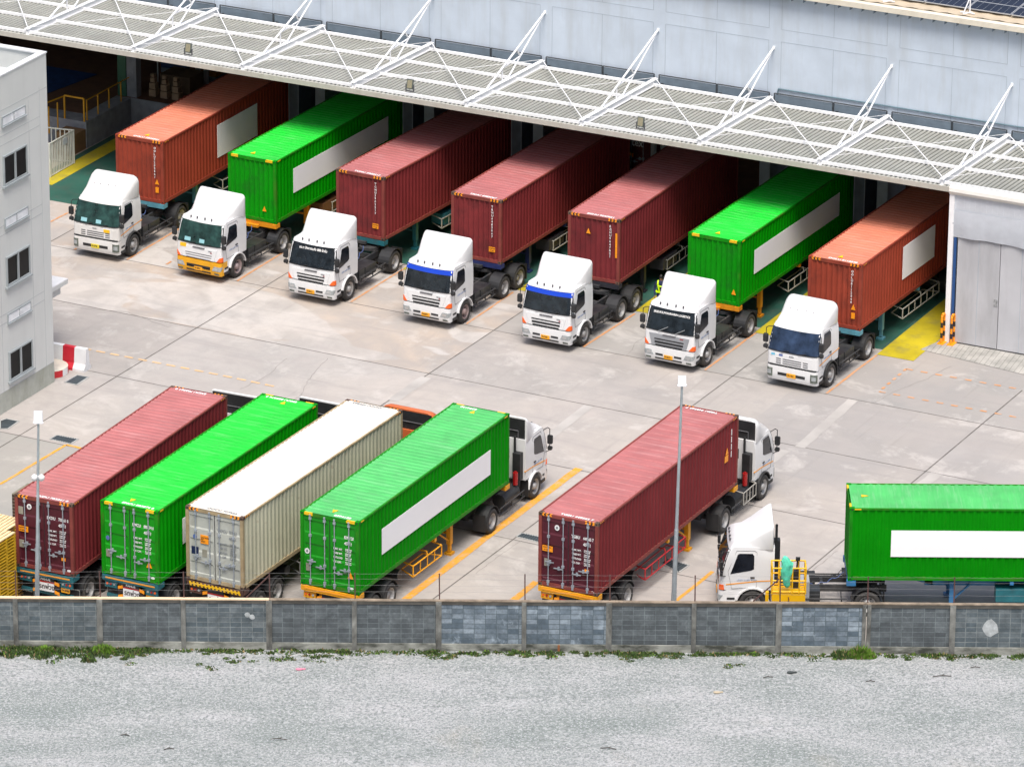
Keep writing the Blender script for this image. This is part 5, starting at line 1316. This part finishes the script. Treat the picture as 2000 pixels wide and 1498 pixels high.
sticker(tx, 'caution_sticker', (-.15, CL-.01, .98), (-1,0,0), .34, .2, ORDECAL, (0,1,0))

GT = 'container trailers'
def tr(k, lab, *a, **kw): trailer(loc(k), rz(k), lab, *a, **kw)
tr('T1', 'light blue skeletal trailer beneath the far left orange container', LBLU, GUARDW, legs=3.4, guards=((5.2, 8.2),))
tr('T2', 'orange skeletal trailer beneath the green container at the left docks', ORA, GUARDW, boxy=(4.2, 5.6, mat('brown_tool_box', (.16,.07,.03), .7)))
tr('T3', 'teal skeletal trailer beneath the maroon container with stained roof', TEAL, GUARDW, boxy=(5.2, 6.6, TEAL))
tr('T4', 'dark blue skeletal trailer beneath the middle maroon container', mat('navy_chassis_paint', (.02,.03,.12), .5), GUARDW, boxy=(4.6, 6.0, BLK2))
tr('T5', 'black skeletal trailer beneath the maroon container with tall orange strip', BLK2, GUARDG, boxy=(4.6, 6.0, BLK2))
tr('T6', 'orange skeletal trailer beneath the green container behind the silver grille truck', ORA, GUARDW, legs=2.9)
tr('T7', 'light blue skeletal trailer beneath the far right orange container', LBLU, GUARDW, guards=((4.4, 8.2),), legs=3.1)
tr('B1', 'teal skeletal trailer behind the shorter lamp post', TEAL, GUARDW, flap=True)
tr('B2', 'teal skeletal trailer beneath the vivid green parked container', TEAL, GUARDW, flap=True)
tr('B3', 'rusty skeletal trailer with black and yellow rear bumper', RUSTC, GUARDG)
tr('B4', 'yellow skeletal trailer with yellow side rails under the faded green container', YEL, YEL, legs=4.2, guards=((5.6, 7.9),), axles=(9.75, 11.0))
tr('B5', 'yellow skeletal trailer with red and white side guards', YEL, GUARDR, guards=((4.6, 8.1),), axles=(9.65, 10.9), legs=3.6)
tr('B6', 'blue skeletal trailer at the right edge behind the block wall', BLU, GUARDG, legs=3.9, guards=(), boxy=(5.5, 7.0, TEAL))

GU = 'tractor units'
def unit(k, px_, head, lab, **kw):
    side = 1 if head < 90 else -1
    return tractor(tloc(px_, head, side), head, lab, group=GU, **kw)
unit('T1', (258.7,499), -26.0, 'white tractor unit with yellow number plate, far left of the front row', kind='round', paint=WHITE2, wb=4.2, glass=GLASSG, plate=PLATEY, plate_txt='70-3798', side_stripe=True, extras=('yellow_tag',), papers=True)
unit('T2', (462,541), -30.0, 'white tractor unit with bright yellow bumper', wb=3.65, bumper=YBUMP, glass=GLASSG, plate_txt='70-0876', rim=RIMR, papers=True, extras=('yellow_tag_left',))
unit('T3', (680.3,585.4), -28.2, 'white tractor unit with small white writing across its dark windscreen, third in the front row', wb=3.9, sign=('\u0e2b\u0e08.\u0e01 \u0e2a\u0e34\u0e07\u0e2b\u0e32\u0e02\u0e19\u0e2a\u0e48\u0e07 888 \u0e08\u0e33\u0e01\u0e31\u0e14', .15, .85), plate_txt='70-8413')
unit('T4', (905.6,630), -28.5, 'white tractor unit with blue sun strip, left one of the two', wb=3.45, tandem=True, strip=BLUESTRIP, plate_txt='74-8373', rim=RIMR)
unit('T5', (1139,674), -28.0, 'white tractor unit with blue sun strip, right one of the two', wb=3.35, tandem=True, strip=BLUESTRIP, plate_txt='74-7360')
unit('T6', (1379.3,714.3), -28.4, 'white tractor unit with silver grille and raised wipers', wb=3.95, grille='silver', sign=('SRISUKSUWANNARIN LOGISTICS', .125, .9), plate_txt='74-0673', wiper_up=True)
unit('T7', (1618.7,754), -28.5, 'white rounded tractor unit with small stickers, far right of the front row', kind='round', wb=3.6, plate_txt='70-1464', side_stripe=True, extras=('blue_stickers',), glass=mat('cab_glass_sky', (.02,.035,.07), .05, var=.9, scale=1.5))
def behind(k, lab, dy=-2.35, head=None, lat=0, **kw):
    x, y, h = T[k]; a = R(h); return tractor((x+dy*-math.sin(a)+lat*math.cos(a), y+dy*math.cos(a)+lat*math.sin(a)), head or h, lab, group=GU, **kw)
behind('B1', 'white tractor unit mostly hidden beyond the dark maroon parked container', -2.8, lat=-.55)
behind('B2', 'white tractor unit mostly hidden beyond the vivid green parked container', -2.8, lat=-.35)
behind('B3', 'orange tractor unit hidden beyond the cream container', -2.75, lat=-.3, paint=ORANGECAB, kind='round')
unit('B4', (1042,972), 154.5, 'white tractor unit beyond the faded green container with a red extinguisher', wb=3.9, side_stripe=True, extras=('red_can',))
unit('B5', (1487.5,973.4), 154.0, 'white tractor unit coupled to the parked maroon container with ribbed roof', kind='round', wb=3.75, side_stripe=True, extras=('rack','red_can'))
tractor((12.46-3.5, -19.93), -90, 'white tractor unit seen side on behind the yellow work platform', wb=4.25, group=GU, side_stripe=True, strip=None, extras=('grey_box',))

# ================================================================== YELLOW WORK PLATFORM
SY = mat('lift_yellow', (.85,.47,.005), .45, var=.05)
sx0 = at(1503, 1215).x; sx1 = at(1568, 1215).x; sy = -22.4
o = empty('work_platform', ((sx0+sx1)/2, sy, 0), 0, label='yellow railed work platform parked before the side-on truck', cat='platform')
w = (sx1-sx0)/2
b = MB(); b.box(-w, -.35, .25, w, .35, 1.2); b.hexa([(-w,-.35,1.2),(w,-.35,1.2),(w,.35,1.2),(-w,.35,1.2),(-w+.05,-.2,1.29),(w-.05,-.2,1.29),(w-.05,.3,1.29),(-w+.05,.3,1.29)])
b.box(-w+.1, -.354, 1.0, -w+.45, -.35, 1.12, 1); b.box(w-.5, -.354, .98, w-.12, -.35, 1.12, 1); b.box(-.12, -.354, .96, .12, -.35, 1.12, 1); b.build('base', [mat('lift_white', (.7,.71,.72), .5), BLACK], o)
b = MB(); b.box(-w, -.36, 1.3, w, .36, 1.62); b.build('deck', SY, o)
b = MB(); r = .03
for z in (1.68, 2.12, 2.62):
    b.path([(-w, -.36, z), (w, -.36, z), (w, .36, z), (-w, .36, z), (-w, -.36, z)], r)
for x in (-w, -w*.55, w*.2, w*.62, w):
    for y in (-.36, .36): b.tube((x, y, 1.6), (x, y, 2.62), r)
b.build('railing', SY, o)
for x in (-w*.9, w*.9):
    for y in (-.3, .3):
        b = MB(); b.tube((x, y-.05, .16), (x, y+.05, .16), .16, 0, 12); b.build('wheel', BLACK, o)
b = MB(); b.box(-w-.22, -.1, .2, -w-.1, .05, 1.55); b.box(-w-.3, -.1, 1.0, -w, .0, 1.12); b.build('side_arm', SY, o)
b = MB(); b.box(.12, .1, 1.5, .4, .3, 2.3); b.tube((.3, .2, 2.3), (.33, .2, 2.75), .03); b.box(.26, .14, 2.7, .42, .24, 2.82); b.build('control_box', BLACK, o)
b = MB(); b.tube((0, -.42, 1.5), (.03, -.42, .6), .02); b.build('hose', flat('brown_hose', (.2,.07,.04)), o)
b = MB(); rings = []
for z, a, c, dx_ in ((1.85, .05, .05, .0), (1.95, .12, .1, -.02), (2.2, .19, .15, -.04), (2.5, .24, .16, -.04), (2.75, .25, .15, .0), (2.92, .18, .12, -.05), (3.05, .08, .07, -.1)):
    rings.append([(dx_-.06+a*math.cos(k*.628)*random.uniform(.8, 1.12), -.32+c*math.sin(k*.628)*random.uniform(.8, 1.15), z+random.uniform(-.03, .03)) for k in range(10)])
b.loft(rings, 0, False); ob = b.build('tarpaulin_bag', mat('mint_tarpaulin', (.10,.60,.40), .5, var=.2, scale=6), label='crumpled mint green tarpaulin tied over the platform rail', cat='tarpaulin'); ob.location = ((sx0+sx1)/2, sy, 0)

# ================================================================== PALLET STACKS (left edge)
PALY = mat('yellow_pallet_wood', (.58,.36,.01), .8, var=.25, scale=4); PALT = mat('pale_pallet_wood', (.75,.58,.33), .8, var=.2, scale=5); PALB = mat('brown_pallet_wood', (.25,.13,.03), .8, var=.3, scale=4)
def pallet_stack(x, y, rzz, n, W_, D_, m1, m2, mt, label, h=.125, rows=1):
    o = empty('pallet_stack', (x, y, 0), rzz, label=label, cat='pallets', group='stacks of wooden pallets')
    for k in range(n):
        b = MB(); z = k*h; m = mt if k == n-1 else m1
        for j in range(3): b.box(-W_/2, -D_/2+j*(D_/2-.045), z, W_/2, -D_/2+j*(D_/2-.045)+.09, z+h*.62, 1)
        for j in range(7): xx = -W_/2+j*(W_-.12)/6; b.box(xx, -D_/2, z+h*.64, xx+.12, D_/2, z+h*.95, 0)
        b.build('pallet', [m, m2], o)
    return o
pallet_stack(-19.05, -21.3, R(-28), 25, 1.15, 1.15, PALY, PALY, PALT, 'tall yellow pallet stack at the left edge, nearer the wall')
pallet_stack(-18.82, -20.1, R(-28), 25, 1.1, 1.2, PALB, PALY, PALT, 'tall brown and yellow pallet stack touching the first parked container')
pallet_stack(-18.1, -15.75, R(-26), 19, 1.15, 1.15, mat('weathered_pallet', (.16,.13,.09), .9, var=.3), mat('dark_pallet', (.05,.03,.02), .9), mat('grey_pallet_top', (.20,.19,.14), .9, var=.3), 'weathered dark pallet stack showing behind the first parked maroon container', h=.135)

# ================================================================== DOCK INTERIOR THINGS
CARD = mat('cardboard', (.34,.24,.15), .8, var=.12)
pc = b2w(-43.6, 10.6, 1.3); o = empty('carton_pile', pc, BA, label='covered pile of brown cartons on the dock floor', cat='boxes')
b = MB(); b.box(-.7, -.1, .0, .9, 1.2, .85); b.build('cover', mat('brown_cover', (.14,.10,.06), .8), o)
for k in range(3):
    for j, (z, s) in enumerate(((0, .34), (.34, .3), (.64, .22), (.86, .18))):
        b = MB(); b.box(-.16*s/.3, -.16*s/.3, 0, .16*s/.3, .16*s/.3, s*.95); oo = b.build('carton', CARD, label='small brown carton in the dock, ' + ('bottom' if j == 0 else 'second' if j == 1 else 'third' if j == 2 else 'top') + ' of the ' + ('left' if k == 0 else 'middle' if k == 1 else 'right') + ' little stack', cat='box', group='small cartons on the dock edge')
        p = b2w(-44.2+.62*k-.04*j, 9.75+.05*j, 1.3+z+.0); oo.location = p; oo.rotation_euler.z = BA
cols = [flat('goods_brown', (.16,.07,.03)), flat('goods_orange', (.30,.13,.02)), flat('goods_blue', (.02,.06,.16)), flat('goods_grey', (.16,.2,.23)), flat('goods_red', (.14,.03,.03))]
for k, (uu, vv_, seq) in enumerate(((-45.0, 13.4, (3,2,0,1,0,4)), (-43.3, 13.2, (3,1,4,2,3,0)))):
    pc = b2w(uu, vv_, 1.3); o = empty('goods_stack', pc, BA, label='stack of coloured packs deep in the dock, ' + ('left one with blue lower rows' if k == 0 else 'right one with orange middle rows'), cat='goods', group='stacks of packed goods in the dock')
    for j, c_ in enumerate(seq):
        b = MB(); b.box(-.72, -.4, j*.26, .72, .5, j*.26+.24); b.build('pack', cols[c_], o)
pc = b2w(-44.55, 9.9, 1.3); o = empty('door_frame_stand', pc, BA, label='narrow pale upright frame standing beside the green column', cat='frame')
b = MB(); b.path([(.3, .3, 0), (.3, .3, 2.9), (-.1, .3, 2.9)], .035); b.path([(.05, -.1, 0), (.3, .3, .6)], .03); b.build('frame', mat('pale_frame', (.4,.45,.45), .6), o)
# white sliding gate at the left of the dock
PA, PB_ = at(98, 347), at(145, 320)
o = empty('picket_gate', PA, math.atan2((PB_-PA).y, (PB_-PA).x), label='white metal picket gate beside the office corner', cat='gate')
L = (PB_-PA).length
b = MB(); b.tube((0,0,.05), (L,0,.05), .03); b.tube((0,0,1.62), (L,0,1.62), .035); b.tube((0,0,0), (0,0,1.65), .05); b.tube((L,0,0), (L,0,1.65), .045)
b.path([(L,0,1.62), (L-.3,1.7,1.62), (L-.3,1.7,0)], .035); b.tube((L,0,.1), (L-.3,1.7,.1), .03); b.build('gate_frame', mat('gate_white', (.55,.57,.52), .5), o)
b = MB()
for k in range(1, 15): b.box(L*k/15-.02, -.02, .05, L*k/15+.02, .02, 1.62)
for k in range(1, 8): b.box(L-.3*k/8-.02, 1.7*k/8-.02, .05, L-.3*k/8+.02, 1.7*k/8+.02, 1.62)
b.build('pickets', mat('gate_white', (.6,.6,.6)), o)
b = MB(); b.box(L*.55, -.04, 1.2, L*.72, -.025, 1.5); b.build('gate_sign', flat('gate_sign_white', (.6,.65,.7)), o)

# bollards by the gate post
for k, (pxx, lab) in enumerate((((1838,672), 'black and yellow hooped guard post on the dock side of the gate post'), ((1857,674), 'black and yellow hooped guard post on the gate side of the gate post'))):
    p = at(*pxx); o = empty('guard_post', p, BA, label=lab, cat='bollard', group='black and yellow guard posts by the gate')
    for j in range(5):
        [MB().tube((0, q, .05+j*.23), (0, q, .05+(j+1)*.23), .055, 0, 8).build('stripe', ORDECAL if j % 2 == 0 else INK, o) for q in (0, .3)]
    b = MB(); b.path([(0, 0, 1.2), (0, .04, 1.27), (0, .15, 1.31), (0, .26, 1.27), (0, .3, 1.2)], .055, 0, 8); b.build('hoop', ORDECAL, o)
    b = MB(); b.box(-.14, -.14, 0, .14, .44, .05); b.build('foot_plate', ORDECAL, o)

# ================================================================== PERSON in a reflective vest
def skin(name, joints, edges, m, parent=None, sub=2):
    me = bpy.data.meshes.new(name); me.from_pydata([j[:3] for j in joints], edges, []); me.materials.append(m)
    o = bpy.data.objects.new(name, me); COL.objects.link(o); o.parent = parent
    md = o.modifiers.new('skin', 'SKIN'); md.use_smooth_shade = True
    for i, j in enumerate(joints):
        r_ = j[3]; o.data.skin_vertices[0].data[i].radius = (r_, r_) if not isinstance(r_, tuple) else r_
        o.data.skin_vertices[0].data[i].use_root = (i == 0)
    s = o.modifiers.new('sub', 'SUBSURF'); s.levels = s.render_levels = sub
    dg = bpy.context.evaluated_depsgraph_get(); mm = bpy.data.meshes.new_from_object(o.evaluated_get(dg)); o.modifiers.clear(); o.data = mm
    mm.materials.clear(); mm.materials.append(m); return o
SKIN = mat('skin', (.32,.17,.11), .6, var=.05); NAVY = mat('navy_clothes', (.012,.02,.07), .8, var=.2); TROU = mat('dark_blue_trousers', (.015,.025,.06), .8)
pp_ = at(1290, 612)
js = [(0,0,.95,(.16,.11)), (0,0,1.1,(.15,.10)), (0,.0,1.28,(.18,.11)), (0,0,1.42,(.14,.09)), (0,.0,1.5,(.055,.055)), (0,-.02,1.6,(.075,.09)), (0,-.02,1.70,(.06,.075)),
      (-.2,0,1.40,(.06,.06)), (-.27,0,1.14,(.048,.048)), (-.25,-.1,.9,(.036,.036)), (-.25,-.13,.82,(.035,.02)),
      (.2,0,1.40,(.06,.06)), (.27,0,1.14,(.048,.048)), (.26,-.08,.9,(.036,.036)), (.26,-.11,.82,(.035,.02)),
      (-.1,0,.86,(.1,.1)), (-.11,-.01,.48,(.065,.065)), (-.11,.02,.1,(.045,.045)), (-.12,-.12,.04,(.045,.03)),
      (.1,0,.86,(.1,.1)), (.11,-.01,.48,(.065,.065)), (.11,.02,.1,(.045,.045)), (.12,-.12,.04,(.045,.03))]
ed = [(0,1),(1,2),(2,3),(3,4),(4,5),(5,6),(3,7),(7,8),(8,9),(9,10),(3,11),(11,12),(12,13),(13,14),(0,15),(15,16),(16,17),(17,18),(0,19),(19,20),(20,21),(21,22)]
per = skin('person', js, ed, NAVY); per.location = (pp_.x, pp_.y, .0); per.rotation_euler.z = R(-10)
tag(per, 'person in dark blue clothes and a yellow reflective harness behind the silver grille truck', 'person')
per.data.materials.append(SKIN)
for f in per.data.polygons:
    if f.center.z > 1.5 or f.center.z < .86 and abs(f.center.x) > .2: f.material_index = 1
# fingers
for sg in (-1, 1):
    b = MB()
    for k in range(4):
        x = sg*.25+(-.03+.02*k); b.path([(x, -.14, .81), (x, -.155, .765), (x-sg*.008, -.15, .725+.008*abs(k-1))], .0085)
    b.path([(sg*.225, -.16, .83), (sg*.21, -.185, .80), (sg*.215, -.19, .765)], .01); b.build('fingers', SKIN, per)
b = MB(); rings = []
for z, a in ((1.62, .098), (1.68, .095), (1.74, .07), (1.77, .02)): rings.append([(a*.85*math.cos(k*.628), -.02+.01+a*math.sin(k*.628), z) for k in range(10)])
b.loft(rings); b.build('hair', flat('black_hair', (.01,.01,.01)), per)
b = MB(); b.box(-.045, -.118, 1.625, -.02, -.112, 1.635); b.box(.02, -.118, 1.625, .045, -.112, 1.635); b.build('eyes', INK, per)
b = MB(); b.add([(-.012,-.108,1.57),(.012,-.108,1.57),(0,-.108,1.625),(0,-.135,1.578)], [(0,1,3),(1,2,3),(2,0,3)]); b.build('nose', SKIN, per)
HV = flat('fluorescent_yellow', (.62,.95,.0), .5)
b = MB()
for sg in (-1, 1):
    b.path([(sg*.1, .1, 1.40), (sg*.12, -.03, 1.475), (sg*.12, -.14, 1.36), (sg*.07, -.15, 1.16), (sg*.05, -.14, 1.02)], .038, 0, 6)
    b.path([(sg*.12, -.03, 1.475), (sg*.1, .12, 1.36), (sg*.05, .13, 1.02)], .035, 0, 6)
b.path([(-.1, -.155, 1.27), (.1, -.155, 1.27)], .03)
pts = [(.2*math.cos(k*.524), .145*math.sin(k*.524), 1.0) for k in range(13)]
b.path(pts, .042, 0, 6); b.build('reflective_harness', HV, per)

# ================================================================== WEEDS
LEAF = mat('weed_leaf', (.055,.10,.025), .8, var=.4, scale=3); LEAFB = mat('weed_leaf_bright', (.12,.24,.02), .8, var=.35, scale=3); LEAFD = mat('weed_dry', (.26,.2,.1), .9, var=.3)
def tuft(b, x, y, z, r_, h, n, mi=0):
    for _ in range(n):
        a = random.uniform(0, 6.283); d = random.random()**.6*r_; px_, py_ = x+d*math.cos(a), y+d*math.sin(a)*.6
        hh = h*random.uniform(.35, 1)*(1-.5*d/r_); t = random.uniform(0, 6.283); w_ = random.uniform(.012, .03)
        lx, ly = random.uniform(-.5, .5)*hh, random.uniform(-.5, .5)*hh
        p0 = Vector((px_-w_*math.cos(t), py_-w_*math.sin(t), z)); p1 = Vector((px_+w_*math.cos(t), py_+w_*math.sin(t), z)); tp = Vector((px_+lx, py_+ly, z+hh))
        md = (p0+p1)/2*.5+tp*.5; q0 = md+(p0-p1)*.8; q1 = md-(p0-p1)*.8
        m = mi if random.random() < .8 else (1 if random.random() < .5 else 2)
        b.add([p0, p1, q1, tp, q0], [(0,1,2,3,4)], m)
b = MB(); x = -21
while x < 22:
    d = .5+.5*math.sin(x*1.7)+.3*math.sin(x*4.1+1); pxx = 1000+x*52
    if pxx < 340: d += 1.0
    if pxx > 340: d = d*.9-.12
    n = int(max(0, d)*24)
    for _ in range(max(1, n//6)):
        yy = WALL_Y-.17-abs(random.gauss(0, .18 if pxx > 300 else .45)); tuft(b, x+random.uniform(-.2, .2), yy, .0+.02, random.uniform(.1, .34), random.uniform(.07, .2)*(1.6 if pxx < 240 else 1), random.randint(14, 44))
    x += .16
for pxx, pyy, n in ((393, 1302, 3), (450, 1290, 6), (860, 1285, 10), (1245, 1282, 16), (1300, 1285, 10), (1440, 1300, 3), (1930, 1272, 8), (1220, 1277, 12), (90, 1283, 8), (560, 1287, 10), (630, 1283, 10), (1820, 1275, 6)):
    for _ in range(n):
        p = at(pxx+random.gauss(0, 18), pyy+random.gauss(0, 4)); tuft(b, p.x, min(p.y, WALL_Y-.2), .02, .22, .1, 26)
b.build('weeds', [LEAF, LEAFB, LEAFD], label='low green weeds growing along the foot of the block wall', cat='weeds', kind='stuff')
def bush(p, r_, h, n, lab, mi):
    b = MB(); tuft(b, 0, 0, 0, r_, h, n, mi); tuft(b, r_*.7, -.1, 0, r_*.5, h*.6, n//3, mi)
    for k in range(6):
        a = k*1.05; b.tube((0,0,0), (r_*.6*math.cos(a), r_*.4*math.sin(a), h*.7), .008, 0, 4)
    o = b.build('weed_bush', [LEAF, LEAFB, LEAFD], label=lab, cat='plant', group='bushy weeds by the wall'); o.location = p
p = at(1680, 1277); p.y = WALL_Y-.35; bush(p, .45, .55, 900, 'bright green weed bush at the wall below the double pilaster', 1)
p = at(1645, 1279); p.y = WALL_Y-.35; bush(p, .4, .4, 500, 'darker green weed clump left of the bright bush at the double pilaster', 0)
p = at(200, 1283); p.y = WALL_Y-.4; bush(p, .42, .42, 600, 'yellow green weed bush at the wall, left side of the photo', 1)
p = at(85, 1288); p.y = WALL_Y-.45; bush(p, .35, .35, 400, 'small leafy weed clump at the wall near the left edge', 1)

# ================================================================== LITTER on the gravel
for (lx, ly, c_, lab, nm) in ((585, 1307, (.7,.25,.35), 'scrap of pink plastic lying on the gravel near the weeds', 'plastic_scrap'), (1545, 1313, (.05,.06,.06), 'dark flat scrap on the gravel, upper right', 'rubber_scrap'), (1400, 1352, (.5,.42,.3), 'pale tan stone slab flush in the gravel', 'stone_slab')):
    p = at(lx, ly, .05); b = MB(); pts = [(random.uniform(.7, 1)*.16*math.cos(k*.9), random.uniform(.7, 1)*.1*math.sin(k*.9)) for k in range(7)]
    b.prism(pts, 0, .03, 0, 'z'); b.prism([(x*.5+.16, y*.6+.03) for x, y in pts], .0, .02, 0, 'z'); o = b.build(nm, flat(nm+'_colour', c_, .7), label=lab, cat='litter'); o.location = p
for k, (lx, ly) in enumerate(((330, 1462), (244, 1435), (545, 1443), (1188, 1461), (1500, 1322), (1905, 1303), (1700, 1330), (1840, 1320))):
    p = at(lx, ly, .06); a = random.uniform(-.4, .3); L_ = random.uniform(.15, .4); b = MB(); b.path([(-L_, 0, 0), (0, .03, .02), (L_, -.02, 0)], .016, 0, 5); b.tube((0, .03, .02), (L_*.3, .14, .02), .01, 0, 4)
    o = b.build('twig', flat('twig_brown', (.06,.05,.04), .9), label='thin dark twig lying on the pale gravel', cat='twig', group='twigs on the gravel'); o.location = p; o.rotation_euler.z = a
